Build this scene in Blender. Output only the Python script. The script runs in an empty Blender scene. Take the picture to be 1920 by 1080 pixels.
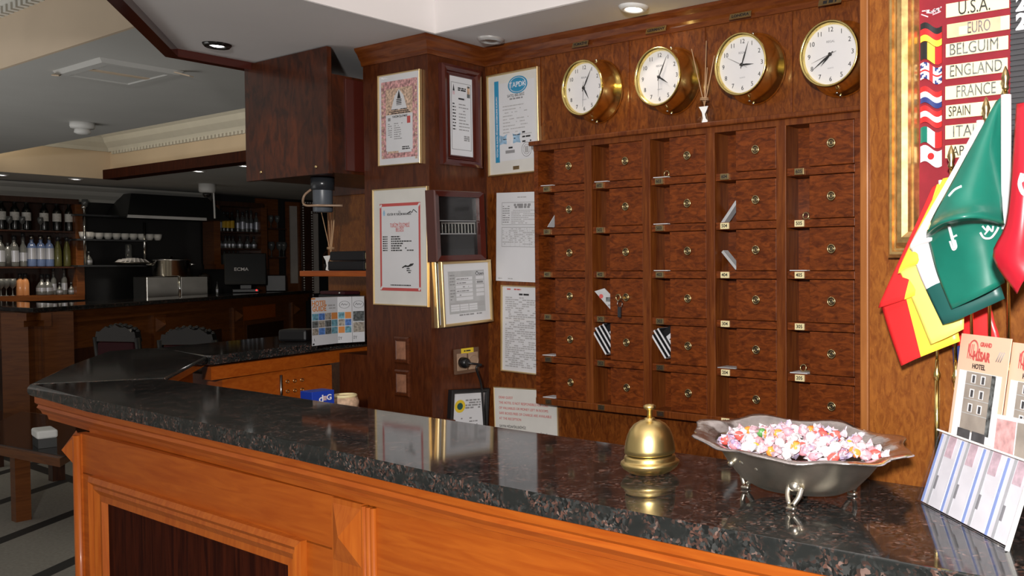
import bpy, bmesh, math, random
from mathutils import Matrix, Vector
S = bpy.context.scene
COL = S.collection
PI = math.pi
R_ = math.radians

# ------------------------------------------------------------------ camera
FPX, PPX, PPY = 1661.0, 1443.0, 542.0            # focal length and principal point for a 1920x1080 frame
YAW, PITCH, ROLL = R_(-32.25), R_(1.45), R_(0.20)
CAM = Vector((0, 0, 1.43))
fw = Vector((math.sin(YAW)*math.cos(PITCH), math.cos(YAW)*math.cos(PITCH), -math.sin(PITCH)))
r0 = Vector((math.cos(YAW), -math.sin(YAW), 0))
d0 = fw.cross(r0)
rt = math.cos(ROLL)*r0 + math.sin(ROLL)*d0
dn = -math.sin(ROLL)*r0 + math.cos(ROLL)*d0
cd = bpy.data.cameras.new('camera'); cam = bpy.data.objects.new('camera', cd); COL.objects.link(cam)
cam.matrix_world = Matrix(((rt.x, -dn.x, -fw.x, CAM.x), (rt.y, -dn.y, -fw.y, CAM.y), (rt.z, -dn.z, -fw.z, CAM.z), (0, 0, 0, 1)))
cd.sensor_width = 36; cd.lens = FPX*36/1920
cd.shift_x = (960-PPX)/1920; cd.shift_y = (PPY-540)/1920
cd.clip_start = 0.02
S.camera = cam

def ray(u, v):
    return rt*((u-PPX)/FPX) + dn*((v-PPY)/FPX) + fw
def at(u, v, ax, val):
    d = ray(u, v); i = 'XYZ'.index(ax)
    return CAM + d*((val-CAM[i])/d[i])
def at_plane(u, v, p0, n):
    d = ray(u, v)
    return CAM + d*((p0-CAM).dot(n)/d.dot(n))

# ------------------------------------------------------------------ world, lights, exposure
W = bpy.data.worlds.new('world'); S.world = W; W.use_nodes = True
W.node_tree.nodes['Background'].inputs[0].default_value = (1.0, 0.92, 0.84, 1)
W.node_tree.nodes['Background'].inputs[1].default_value = 0.24
S.view_settings.view_transform = 'Standard'; S.view_settings.look = 'None'
S.view_settings.gamma = 1; S.view_settings.use_curve_mapping = False
S.view_settings.exposure = 0.0

def lamp(name, typ, loc, energy, color, target=None, **kw):
    l = bpy.data.lights.new(name, typ); o = bpy.data.objects.new(name, l); COL.objects.link(o)
    o.location = loc; l.energy = energy; l.color = color
    for k, v in kw.items(): setattr(l, k, v)
    if target is not None:
        o.rotation_euler = (Vector(target)-Vector(loc)).to_track_quat('-Z', 'Y').to_euler()
    return o
# the photographer's flash, held just above and to the right of the lens
lamp('flash', 'AREA', (0.30, -0.75, 1.78), 98, (1.0, 0.965, 0.93), (-1.75, 2.1, 1.35), shape='DISK', size=0.14)
# added fill lamp brightening the lobby ceiling from below, out of view at left
lamp('lobby_fill', 'AREA', (-7.4, -0.6, 0.35), 46, (1.0, 0.98, 0.95), (-7.4, 0.5, 3.0), shape='RECTANGLE', size=6.0, size_y=2.0, spread=R_(125))
# warm strip hidden in the cove above the lobby soffit
lamp('cove_strip', 'AREA', (-8.3, 3.32, 2.72), 13, (1.0, 0.86, 0.62), (-8.3, 4.6, 2.78), shape='RECTANGLE', size=6.5, size_y=0.08)

# ------------------------------------------------------------------ materials
def _nt(name):
    m = bpy.data.materials.new(name); m.use_nodes = True
    nt = m.node_tree; return m, nt, nt.nodes['Principled BSDF']
def mat(name, c, rough=0.5, metal=0.0, spec=0.5, coat=0.0, var=0.06, vscale=8, emit=None, es=0, ior=None, bump=0):
    m, nt, p = _nt(name)
    p.inputs['Roughness'].default_value = rough; p.inputs['Metallic'].default_value = metal
    p.inputs['Specular IOR Level'].default_value = spec; p.inputs['Coat Weight'].default_value = coat
    p.inputs['Coat Roughness'].default_value = 0.08
    if ior: p.inputs['IOR'].default_value = ior
    tc = nt.nodes.new('ShaderNodeTexCoord'); nz = nt.nodes.new('ShaderNodeTexNoise')
    nz.inputs['Scale'].default_value = vscale; nz.inputs['Detail'].default_value = 4
    nt.links.new(tc.outputs['Object'], nz.inputs['Vector'])
    cr = nt.nodes.new('ShaderNodeValToRGB')
    cr.color_ramp.elements[0].position = 0.3; cr.color_ramp.elements[1].position = 0.7
    cr.color_ramp.elements[0].color = tuple(x*(1-var) for x in c)+(1,)
    cr.color_ramp.elements[1].color = tuple(min(1, x*(1+var)) for x in c)+(1,)
    nt.links.new(nz.outputs['Fac'], cr.inputs['Fac']); nt.links.new(cr.outputs['Color'], p.inputs['Base Color'])
    if bump:
        b = nt.nodes.new('ShaderNodeBump'); b.inputs['Strength'].default_value = bump; b.inputs['Distance'].default_value = 0.002
        nt.links.new(nz.outputs['Fac'], b.inputs['Height']); nt.links.new(b.outputs['Normal'], p.inputs['Normal'])
    if emit:
        p.inputs['Emission Color'].default_value = emit+(1,); p.inputs['Emission Strength'].default_value = es
    return m
def wood(name, dark, light, grain=(45, 45, 4), fleck=0.35, rough=0.34, coat=0.25, fl_scale=3.2):
    m, nt, p = _nt(name); N = nt.nodes.new; L = nt.links.new
    tc = N('ShaderNodeTexCoord'); mp = N('ShaderNodeMapping'); mp.inputs['Scale'].default_value = grain
    L(tc.outputs['Object'], mp.inputs['Vector'])
    n1 = N('ShaderNodeTexNoise'); n1.inputs['Scale'].default_value = 1.0; n1.inputs['Detail'].default_value = 7; n1.inputs['Distortion'].default_value = 1.2
    L(mp.outputs['Vector'], n1.inputs['Vector'])
    cr = N('ShaderNodeValToRGB'); cr.color_ramp.elements[0].position = 0.33; cr.color_ramp.elements[1].position = 0.68
    cr.color_ramp.elements[0].color = dark+(1,); cr.color_ramp.elements[1].color = light+(1,)
    L(n1.outputs['Fac'], cr.inputs['Fac'])
    n2 = N('ShaderNodeTexNoise'); n2.inputs['Scale'].default_value = fl_scale; n2.inputs['Detail'].default_value = 3; n2.inputs['Distortion'].default_value = 2.0
    L(mp.outputs['Vector'], n2.inputs['Vector'])
    c2 = N('ShaderNodeValToRGB'); c2.color_ramp.elements[0].position = 0.60; c2.color_ramp.elements[1].position = 0.70
    c2.color_ramp.elements[0].color = (0, 0, 0, 1); c2.color_ramp.elements[1].color = (fleck, fleck, fleck, 1)
    L(n2.outputs['Fac'], c2.inputs['Fac'])
    mx = N('ShaderNodeMixRGB'); mx.inputs['Color2'].default_value = tuple(min(1, x*2.0+0.01) for x in light)+(1,)
    L(c2.outputs['Color'], mx.inputs['Fac']); L(cr.outputs['Color'], mx.inputs['Color1']); L(mx.outputs['Color'], p.inputs['Base Color'])
    p.inputs['Roughness'].default_value = rough; p.inputs['Coat Weight'].default_value = coat; p.inputs['Coat Roughness'].default_value = 0.12; p.inputs['Specular IOR Level'].default_value = 0.28
    return m
def granite(name):
    m, nt, p = _nt(name); N = nt.nodes.new; L = nt.links.new
    tc = N('ShaderNodeTexCoord')
    n0 = N('ShaderNodeTexNoise'); n0.inputs['Scale'].default_value = 30; n0.inputs['Detail'].default_value = 3
    L(tc.outputs['Object'], n0.inputs['Vector'])
    mx0 = N('ShaderNodeMixRGB'); mx0.inputs['Fac'].default_value = 0.03
    L(tc.outputs['Object'], mx0.inputs['Color1']); L(n0.outputs['Color'], mx0.inputs['Color2'])
    v = N('ShaderNodeTexVoronoi'); v.inputs['Scale'].default_value = 240; L(mx0.outputs['Color'], v.inputs['Vector'])
    sep = N('ShaderNodeSeparateColor'); L(v.outputs['Color'], sep.inputs['Color'])
    cr = N('ShaderNodeValToRGB'); e = cr.color_ramp.elements; cr.color_ramp.interpolation = 'CONSTANT'
    e[0].position = 0; e[0].color = (0.010, 0.011, 0.011, 1); e[1].position = 0.25; e[1].color = (0.022, 0.024, 0.0235, 1)
    for pos, c in ((0.50, (0.048, 0.050, 0.049)), (0.72, (0.058, 0.032, 0.026)), (0.84, (0.115, 0.058, 0.044)), (0.95, (0.19, 0.125, 0.105))):
        q = e.new(pos); q.color = c+(1,)
    L(sep.outputs[0], cr.inputs['Fac'])
    n2 = N('ShaderNodeTexNoise'); n2.inputs['Scale'].default_value = 28; n2.inputs['Detail'].default_value = 2
    L(tc.outputs['Object'], n2.inputs['Vector'])
    c2 = N('ShaderNodeValToRGB'); c2.color_ramp.elements[0].position = 0.36; c2.color_ramp.elements[1].position = 0.60
    L(n2.outputs['Fac'], c2.inputs['Fac'])
    mx = N('ShaderNodeMixRGB'); mx.inputs['Color1'].default_value = (0.016, 0.018, 0.0175, 1)
    L(c2.outputs['Color'], mx.inputs['Fac']); L(cr.outputs['Color'], mx.inputs['Color2']); L(mx.outputs['Color'], p.inputs['Base Color'])
    p.inputs['Roughness'].default_value = 0.06; p.inputs['IOR'].default_value = 1.75
    return m
def glass_mat(name, tint=(1, 1, 1), refl=0.08, rough=0.02):
    m = bpy.data.materials.new(name); m.use_nodes = True; nt = m.node_tree; nt.nodes.clear()
    o = nt.nodes.new('ShaderNodeOutputMaterial'); t = nt.nodes.new('ShaderNodeBsdfTransparent'); g = nt.nodes.new('ShaderNodeBsdfGlossy')
    t.inputs[0].default_value = tint+(1,); g.inputs['Roughness'].default_value = rough
    fr = nt.nodes.new('ShaderNodeFresnel'); fr.inputs[0].default_value = 1.45
    mt = nt.nodes.new('ShaderNodeMath'); mt.operation = 'MULTIPLY'; mt.inputs[1].default_value = refl/0.04*0.5
    mx = nt.nodes.new('ShaderNodeMixShader')
    ge = nt.nodes.new('ShaderNodeNewGeometry'); iv = nt.nodes.new('ShaderNodeMath'); iv.operation = 'SUBTRACT'; iv.inputs[0].default_value = 1.0
    m2 = nt.nodes.new('ShaderNodeMath'); m2.operation = 'MULTIPLY'; m2.use_clamp = True
    nt.links.new(ge.outputs['Backfacing'], iv.inputs[1]); nt.links.new(fr.outputs[0], mt.inputs[0])
    nt.links.new(mt.outputs[0], m2.inputs[0]); nt.links.new(iv.outputs[0], m2.inputs[1]); nt.links.new(m2.outputs[0], mx.inputs[0])
    nt.links.new(t.outputs[0], mx.inputs[1]); nt.links.new(g.outputs[0], mx.inputs[2]); nt.links.new(mx.outputs[0], o.inputs[0])
    return m
def floor_mat(name):
    m, nt, p = _nt(name); N = nt.nodes.new; L = nt.links.new
    tc = N('ShaderNodeTexCoord'); sx = N('ShaderNodeSeparateXYZ'); L(tc.outputs['Object'], sx.inputs[0])
    def line(a, b, per, wid, off):
        m1 = N('ShaderNodeMath'); m1.operation = 'MULTIPLY'; m1.inputs[1].default_value = a/per; L(sx.outputs[0], m1.inputs[0])
        m2 = N('ShaderNodeMath'); m2.operation = 'MULTIPLY_ADD'; m2.inputs[1].default_value = b/per; L(sx.outputs[1], m2.inputs[0]); L(m1.outputs[0], m2.inputs[2])
        m3 = N('ShaderNodeMath'); m3.operation = 'ADD'; m3.inputs[1].default_value = off; L(m2.outputs[0], m3.inputs[0])
        m4 = N('ShaderNodeMath'); m4.operation = 'FRACT'; L(m3.outputs[0], m4.inputs[0])
        m5 = N('ShaderNodeMath'); m5.operation = 'LESS_THAN'; m5.inputs[1].default_value = wid/per; L(m4.outputs[0], m5.inputs[0])
        return m5
    a = line(0.81, 0.59, 0.62, 0.09, 0.12); b = line(0.03, 1.0, 1.3, 0.08, 0.25)
    mxm = N('ShaderNodeMath'); mxm.operation = 'MAXIMUM'; L(a.outputs[0], mxm.inputs[0]); L(b.outputs[0], mxm.inputs[1])
    nz = N('ShaderNodeTexNoise'); nz.inputs['Scale'].default_value = 60; L(tc.outputs['Object'], nz.inputs['Vector'])
    cr = N('ShaderNodeValToRGB'); cr.color_ramp.elements[0].color = (0.22, 0.21, 0.18, 1); cr.color_ramp.elements[1].color = (0.42, 0.40, 0.35, 1)
    L(nz.outputs['Fac'], cr.inputs['Fac'])
    mx = N('ShaderNodeMixRGB'); mx.inputs['Color2'].default_value = (0.03, 0.03, 0.028, 1)
    L(mxm.outputs[0], mx.inputs['Fac']); L(cr.outputs['Color'], mx.inputs['Color1']); L(mx.outputs['Color'], p.inputs['Base Color'])
    p.inputs['Roughness'].default_value = 0.6
    return m

M = {}
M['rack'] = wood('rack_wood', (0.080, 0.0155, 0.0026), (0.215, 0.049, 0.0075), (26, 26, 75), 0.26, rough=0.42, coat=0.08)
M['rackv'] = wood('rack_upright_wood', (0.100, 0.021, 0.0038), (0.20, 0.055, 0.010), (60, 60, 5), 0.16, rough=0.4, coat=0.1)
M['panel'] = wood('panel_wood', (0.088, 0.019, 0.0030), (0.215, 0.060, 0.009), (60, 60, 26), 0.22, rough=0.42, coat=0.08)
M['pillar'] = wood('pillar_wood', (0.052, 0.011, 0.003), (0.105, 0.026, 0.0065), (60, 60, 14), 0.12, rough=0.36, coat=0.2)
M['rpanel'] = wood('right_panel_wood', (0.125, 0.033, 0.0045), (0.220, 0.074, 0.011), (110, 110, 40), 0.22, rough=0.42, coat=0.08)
M['cornice'] = wood('cornice_wood', (0.10, 0.021, 0.004), (0.185, 0.049, 0.009), (8, 8, 60), 0.1, rough=0.32, coat=0.2)
M['counter'] = wood('counter_wood', (0.33, 0.063, 0.0045), (0.42, 0.098, 0.0085), (5, 30, 60), 0.04, rough=0.42, coat=0.1)
M['counterv'] = wood('counter_upright_wood', (0.34, 0.070, 0.006), (0.43, 0.108, 0.011), (60, 60, 5), 0.04, rough=0.42, coat=0.1)
M['edge'] = wood('edge_wood', (0.17, 0.055, 0.012), (0.25, 0.092, 0.022), (60, 60, 5), 0.05, rough=0.42, coat=0.1)
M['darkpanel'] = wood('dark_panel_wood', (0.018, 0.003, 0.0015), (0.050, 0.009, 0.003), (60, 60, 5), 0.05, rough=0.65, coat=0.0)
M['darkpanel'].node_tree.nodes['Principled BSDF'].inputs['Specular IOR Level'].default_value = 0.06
M['barwood'] = wood('bar_wood', (0.12, 0.036, 0.009), (0.19, 0.062, 0.015), (4, 4, 40), 0.06)
M['bardark'] = wood('bar_dark_wood', (0.03, 0.010, 0.005), (0.06, 0.02, 0.009), (30, 30, 4), 0.05)
M['cab'] = wood('cabinet_wood', (0.024, 0.006, 0.0025), (0.085, 0.019, 0.005), (26, 26, 10), 0.18, rough=0.38, coat=0.15)
M['mahog'] = mat('mahogany_lacquer', (0.075, 0.014, 0.009), 0.15, coat=0.5)
M['granite'] = granite('granite')
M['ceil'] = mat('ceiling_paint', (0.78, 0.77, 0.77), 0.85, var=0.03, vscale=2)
M['tray'] = mat('tray_paint', (0.84, 0.80, 0.79), 0.8, var=0.02, vscale=2)
M['cream'] = mat('cream_paint', (0.62, 0.50, 0.37), 0.8, var=0.05, vscale=2)
M['plaster'] = mat('plaster_moulding', (0.62, 0.61, 0.56), 0.7, var=0.03)
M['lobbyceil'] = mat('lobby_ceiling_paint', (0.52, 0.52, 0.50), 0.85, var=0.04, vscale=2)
M['brass'] = mat('brass', (0.92, 0.74, 0.28), 0.2, 1.0, var=0.05)
M['bellbrass'] = mat('bell_brass', (0.86, 0.66, 0.28), 0.33, 1.0, var=0.06)
M['oldbrass'] = mat('aged_brass', (0.56, 0.43, 0.22), 0.28, 1.0, var=0.12, vscale=60)
M['gold'] = mat('gold_leaf', (0.62, 0.40, 0.16), 0.3, 0.85, var=0.3, vscale=70)
M['goldthin'] = mat('gold_moulding', (0.74, 0.55, 0.28), 0.4, 0.85, var=0.06)
M['silver'] = mat('silver', (0.66, 0.62, 0.54), 0.34, 1.0, var=0.18, vscale=25)
M['silverrim'] = mat('silver_rim', (0.78, 0.73, 0.72), 0.25, 1.0, var=0.12, vscale=70, bump=0.6)
M['chrome'] = mat('chrome', (0.75, 0.75, 0.73), 0.15, 1.0, var=0.03)
M['steel'] = mat('brushed_steel', (0.42, 0.41, 0.38), 0.25, 1.0, var=0.1)
M['dial'] = mat('dial_white', (0.80, 0.79, 0.80), 0.45, var=0.02)
M['paper'] = mat('paper_white', (0.72, 0.73, 0.76), 0.55, var=0.03, vscale=6)
M['paperw'] = mat('mount_paper', (0.72, 0.71, 0.67), 0.55, var=0.04, vscale=10)
M['ink'] = mat('ink_black', (0.02, 0.02, 0.022), 0.5)
M['inkg'] = mat('ink_grey', (0.28, 0.28, 0.29), 0.6)
M['inklight'] = mat('ink_pale_grey', (0.44, 0.44, 0.45), 0.6)
M['inkred'] = mat('ink_red', (0.55, 0.09, 0.085), 0.5)
M['inkpink'] = mat('ink_pink_pattern', (0.56, 0.30, 0.30), 0.6, var=0.7, vscale=95)
M['inkorange'] = mat('ink_orange_pattern', (0.60, 0.43, 0.32), 0.6, var=0.55, vscale=110)
M['inkblue'] = mat('ink_blue', (0.03, 0.28, 0.50), 0.5)
M['inkpale'] = mat('ink_pale_blue', (0.30, 0.48, 0.66), 0.5, var=0.3, vscale=60)
M['black'] = mat('black_plastic', (0.008, 0.008, 0.009), 0.35)
M['blackmatte'] = mat('black_cloth', (0.006, 0.006, 0.008), 0.7)
M['blackgloss'] = mat('black_lacquer', (0.010, 0.009, 0.009), 0.12, coat=0.5)
M['charcoal'] = mat('charcoal_screen', (0.028, 0.031, 0.036), 0.25)
M['pipe'] = mat('grey_blue_enamel', (0.10, 0.115, 0.135), 0.35)
M['white'] = mat('white_plastic', (0.78, 0.78, 0.76), 0.4)
M['cloth'] = mat('white_cloth', (0.85, 0.86, 0.84), 0.8)
M['maroon'] = mat('maroon_leather', (0.045, 0.007, 0.011), 0.6, spec=0.25)
M['copper'] = mat('copper_switch', (0.42, 0.20, 0.12), 0.4, 0.3, var=0.25, vscale=50)
M['brownplas'] = mat('brown_plastic', (0.14, 0.075, 0.045), 0.35)
M['beigeplas'] = mat('beige_plastic', (0.36, 0.24, 0.16), 0.35)
M['yellow'] = mat('yellow_sticker', (0.80, 0.58, 0.03), 0.5)
M['reed'] = mat('rattan_reed', (0.58, 0.36, 0.20), 0.7)
M['glass'] = glass_mat('clear_glass', (0.93, 0.92, 0.90), 0.10)
M['pane'] = glass_mat('frame_pane', (0.98, 0.98, 0.98), 0.022)
M['acrylic'] = glass_mat('acrylic', (0.97, 0.97, 0.985), 0.08)
M['boardred'] = mat('red_felt', (0.20, 0.007, 0.016), 0.85, var=0.1, vscale=50)
M['plate'] = mat('cream_plate', (0.86, 0.74, 0.42), 0.4, var=0.03)
M['tape'] = mat('peach_tape', (0.80, 0.44, 0.28), 0.5, var=0.15, vscale=30)
M['rubber'] = mat('ribbed_black_felt', (0.035, 0.034, 0.038), 0.7)
M['fgreen'] = mat('flag_green', (0.008, 0.15, 0.105), 0.32, coat=0.2, var=0.08, vscale=30)
M['fdgreen'] = mat('flag_deep_green', (0.012, 0.085, 0.075), 0.4, var=0.08)
M['fwhite'] = mat('flag_white', (0.86, 0.85, 0.88), 0.4, var=0.02)
M['fyellow'] = mat('flag_yellow', (0.88, 0.62, 0.05), 0.4, var=0.05)
M['flemon'] = mat('flag_lemon', (0.92, 0.78, 0.16), 0.4, var=0.04)
M['fred'] = mat('flag_red', (0.68, 0.020, 0.022), 0.35, coat=0.15, var=0.06)
M['fcrimson'] = mat('flag_crimson', (0.50, 0.012, 0.028), 0.35, coat=0.15, var=0.06)
M['fblack'] = mat('flag_black', (0.012, 0.012, 0.014), 0.4)
M['fnavy'] = mat('flag_navy', (0.02, 0.035, 0.16), 0.4)
M['peach'] = mat('peach_card', (0.86, 0.55, 0.40), 0.4, var=0.03)
M['facade'] = mat('facade_photo', (0.34, 0.30, 0.26), 0.45, var=0.2, vscale=25)
M['facadeblk'] = mat('photo_dark', (0.07, 0.07, 0.075), 0.45, var=0.3, vscale=60)
M['rosecard'] = mat('rose_photo', (0.66, 0.38, 0.38), 0.45, var=0.3, vscale=80)
M['greyprint'] = mat('grey_print', (0.48, 0.49, 0.50), 0.5, var=0.1, vscale=30)
M['leaflet'] = mat('leaflet_paper', (0.80, 0.79, 0.81), 0.35, var=0.08, vscale=25)
M['leafblue'] = mat('leaflet_blue', (0.30, 0.40, 0.74), 0.35, var=0.15)
M['leafrose'] = mat('leaflet_rose', (0.62, 0.46, 0.50), 0.4, var=0.25, vscale=90)
M['bluebox'] = mat('blue_carton', (0.012, 0.05, 0.42), 0.35)
M['terracotta'] = mat('pale_terracotta', (0.72, 0.50, 0.30), 0.7)
M['leaf'] = mat('leaf_green', (0.12, 0.30, 0.06), 0.5, var=0.3)
M['wicker'] = mat('woven_cane', (0.62, 0.42, 0.28), 0.7, var=0.3, vscale=60)
M['orange'] = mat('orange_print', (0.72, 0.28, 0.08), 0.5)
M['photoblue'] = mat('photo_blue', (0.10, 0.22, 0.55), 0.45, var=0.5, vscale=90)
M['phototeal'] = mat('photo_teal', (0.16, 0.36, 0.45), 0.45, var=0.5, vscale=90)
M['photostone'] = mat('photo_stone', (0.36, 0.32, 0.27), 0.45, var=0.6, vscale=110)
M['photodark'] = mat('photo_shade', (0.12, 0.13, 0.13), 0.45, var=0.8, vscale=120)
M['bglass'] = mat('dark_bottle_glass', (0.006, 0.007, 0.006), 0.2, coat=0.5)
M['bclear'] = mat('clear_bottle_glass', (0.10, 0.105, 0.105), 0.2, coat=0.6)
M['bblue'] = mat('blue_bottle_glass', (0.10, 0.15, 0.30), 0.2, coat=0.6)
M['bgreen'] = mat('olive_bottle_glass', (0.07, 0.07, 0.02), 0.2, coat=0.5)
M['bamber'] = mat('amber_bottle_glass', (0.50, 0.22, 0.09), 0.2, coat=0.5)
M['blabel'] = mat('bottle_label', (0.70, 0.69, 0.66), 0.6, var=0.15, vscale=60)
M['bylabel'] = mat('yellow_bottle_label', (0.66, 0.40, 0.02), 0.6)
M['blklabel'] = mat('silver_bottle_label', (0.42, 0.44, 0.50), 0.3, 0.4)
M['hood'] = mat('black_hood_metal', (0.016, 0.017, 0.018), 0.4)
M['niche'] = mat('black_tile', (0.010, 0.010, 0.011), 0.4)
M['wallboard'] = mat('grey_wall_panel', (0.46, 0.42, 0.39), 0.7)
M['floor'] = floor_mat('floor_tiles')
def emis(name, c, s): return mat(name, c, 0.4, emit=c, es=s)
M['lampon'] = emis('lit_lamp', (1.0, 0.93, 0.80), 9)
M['lampcool'] = emis('lit_lamp_cool', (1.0, 0.98, 0.95), 9)
M['redled'] = emis('red_led', (1.0, 0.05, 0.05), 1.2)
M['lampoff'] = mat('unlit_lamp_glass', (0.30, 0.28, 0.24), 0.2, coat=0.5)
WR = [mat('candy_wrap_'+n, c, 0.18, coat=0.8, var=0.5, vscale=160) for n, c in
      (('clear', (0.60, 0.54, 0.60)), ('pink', (0.62, 0.42, 0.47)), ('lilac', (0.48, 0.41, 0.56)), ('white', (0.64, 0.62, 0.64)))]
CN = [mat('candy_'+n, c, 0.25, coat=0.6, var=0.15, vscale=60) for n, c in
      (('red', (0.80, 0.12, 0.10)), ('orange', (0.90, 0.30, 0.05)), ('yellow', (0.95, 0.58, 0.04)), ('green', (0.10, 0.30, 0.08)), ('pink', (0.85, 0.32, 0.38)), ('white', (0.85, 0.78, 0.80)))]

# ------------------------------------------------------------------ mesh helpers
class B:
    """collects shapes (with material slots) and links them as ONE mesh object"""
    def __init__(s, m=None): s.bm = bmesh.new(); s.M = m or Matrix(); s.mats = []
    def mi(s, m):
        if m is None: return 0
        if m not in s.mats: s.mats.append(m)
        return s.mats.index(m)
    def v(s, p): return s.bm.verts.new(s.M @ Vector(p))
    def f(s, vs, m=None, smooth=False):
        try: f = s.bm.faces.new(vs)
        except ValueError: return None
        f.material_index = s.mi(m); f.smooth = smooth; return f
    def box(s, x0, x1, y0, y1, z0, z1, m=None, bev=0):
        vs = [s.v((x, y, z)) for z in (z0, z1) for y in (y0, y1) for x in (x0, x1)]
        fs = [s.f([vs[i] for i in q], m) for q in ((0, 2, 3, 1), (4, 5, 7, 6), (0, 1, 5, 4), (2, 6, 7, 3), (0, 4, 6, 2), (1, 3, 7, 5))]
        if bev:
            es = {e for f in fs for e in f.edges}
            r = bmesh.ops.bevel(s.bm, geom=list(es), offset=bev, segments=2, affect='EDGES', profile=0.5)
            for f in r['faces']: f.material_index = s.mi(m)
        return s
    def prism(s, pts, z0, z1, m=None, fz=None):
        n = len(pts); lo = []; hi = []
        for (x, y) in pts:
            dz = fz(x, y) if fz else 0
            lo.append(s.v((x, y, z0+dz))); hi.append(s.v((x, y, z1+dz)))
        s.f(lo[::-1], m); s.f(hi, m)
        for i in range(n): s.f([lo[i], lo[(i+1) % n], hi[(i+1) % n], hi[i]], m)
        return s
    def lathe(s, prof, seg=32, m=None, sx=1, sy=1, cap0=True, cap1=True, smooth=True, rmod=None):
        rings = []
        for (r, z) in prof:
            ring = []
            for k in range(seg):
                a = 2*PI*k/seg; q = r*(rmod(a, r, z) if rmod else 1)
                ring.append(s.v((q*math.cos(a)*sx, q*math.sin(a)*sy, z)))
            rings.append(ring)
        for i in range(len(rings)-1):
            for k in range(seg):
                s.f([rings[i][k], rings[i][(k+1) % seg], rings[i+1][(k+1) % seg], rings[i+1][k]], m, smooth)
        if cap0 and prof[0][0] > 1e-5: s.f(rings[0][::-1], m)
        if cap1 and prof[-1][0] > 1e-5: s.f(rings[-1], m)
        return s
    def tube(s, pts, r, m=None, seg=8, r1=None, smooth=True):
        pts = [Vector(p) for p in pts]; rings = []; n = len(pts); up = None
        for i, p in enumerate(pts):
            t = (pts[min(i+1, n-1)]-pts[max(i-1, 0)]).normalized()
            if up is None: up = t.orthogonal().normalized()
            up = (up-t*up.dot(t)).normalized(); w = t.cross(up)
            rr = r if r1 is None else r+(r1-r)*i/(n-1)
            rings.append([s.v(p+(up*math.cos(2*PI*k/seg)+w*math.sin(2*PI*k/seg))*rr) for k in range(seg)])
        for i in range(n-1):
            for k in range(seg): s.f([rings[i][k], rings[i][(k+1) % seg], rings[i+1][(k+1) % seg], rings[i+1][k]], m, smooth)
        s.f(rings[0][::-1], m); s.f(rings[-1], m); return s
    def torus(s, R, r, m=None, z=0, seg=32, sg2=10, sy=1):
        g = []
        for i in range(seg):
            a = 2*PI*i/seg
            g.append([s.v(((R+r*math.cos(2*PI*j/sg2))*math.cos(a), (R+r*math.cos(2*PI*j/sg2))*math.sin(a)*sy, z+r*math.sin(2*PI*j/sg2))) for j in range(sg2)])
        for i in range(seg):
            for j in range(sg2): s.f([g[i][j], g[(i+1) % seg][j], g[(i+1) % seg][(j+1) % sg2], g[i][(j+1) % sg2]], m, True)
        return s
    def ball(s, c, r, m=None, seg=12, sz=1, sx=1, sy=1):
        o = s.M; s.M = s.M @ Matrix.Translation(c)
        s.lathe([(max(r*math.sin(PI*i/8), 1e-6), -r*sz*math.cos(PI*i/8)) for i in range(9)], seg, m, sx, sy, False, False); s.M = o; return s
    def frame(s, w, h, prof, m=None):
        """mitred frame round a w x h opening edge; prof = [(outward from outer edge inwards (positive = in), height)]"""
        cs = ((-1, -1), (1, -1), (1, 1), (-1, 1)); rings = []
        for (i, z) in prof: rings.append([s.v((cx*(w/2-i), cy*(h/2-i), z)) for cx, cy in cs])
        for a in range(len(rings)-1):
            for k in range(4): s.f([rings[a][k], rings[a][(k+1) % 4], rings[a+1][(k+1) % 4], rings[a+1][k]], m)
        return s
    def sweep(s, path, prof, m=None, closed=False):
        """prof = [(out to the left of the path, z)] swept along a 2-D path with mitres; ends capped"""
        n = len(path); P = [Vector((p[0], p[1])) for p in path]; secs = []
        for i in range(n):
            a = (P[i]-P[i-1]).normalized() if i > 0 else None
            b = (P[i+1]-P[i]).normalized() if i < n-1 else None
            na = Vector((-a.y, a.x)) if a else None; nb = Vector((-b.y, b.x)) if b else None
            if na is None: mi = nb
            elif nb is None: mi = na
            else:
                mi = (na+nb).normalized(); mi = mi/max(mi.dot(na), 0.3)
            secs.append([s.v((P[i].x+mi.x*o, P[i].y+mi.y*o, z)) for o, z in prof])
        k = len(prof)
        for i in range(n-1):
            for j in range(k if closed else k-1):
                s.f([secs[i][j], secs[i+1][j], secs[i+1][(j+1) % k], secs[i][(j+1) % k]], m)
        if closed: s.f(secs[0][::-1], m); s.f(secs[-1], m)
        return s
    def done(s, name, m=None, parent=None, recalc=True, **props):
        if recalc: bmesh.ops.recalc_face_normals(s.bm, faces=s.bm.faces[:])
        me = bpy.data.meshes.new(name); s.bm.to_mesh(me); s.bm.free()
        if s.mats:
            for q in s.mats: me.materials.append(q)
        elif m: me.materials.append(m)
        return link(name, me, parent, **props)
def link(name, me, parent=None, **props):
    o = bpy.data.objects.new(name, me); COL.objects.link(o)
    if parent is not None: o.parent = parent
    for k, v in props.items(): o[k] = v
    return o
def thing(name, label, cat, mtx=None, group=None, loc=None, rz=0):
    o = bpy.data.objects.new(name, None); COL.objects.link(o); o.empty_display_size = 0.03
    o.matrix_world = mtx if mtx is not None else Matrix.Translation(loc or (0, 0, 0)) @ Matrix.Rotation(rz, 4, 'Z')
    o['label'] = label; o['category'] = cat
    if group: o['group'] = group
    return o
def tag(o, label, cat, group=None):
    o['label'] = label; o['category'] = cat
    if group: o['group'] = group
    return o
def struct(name, b, m=None, parent=None):
    o = b.done(name, m, parent)
    if parent is None: o['kind'] = 'structure'
    return o
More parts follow.
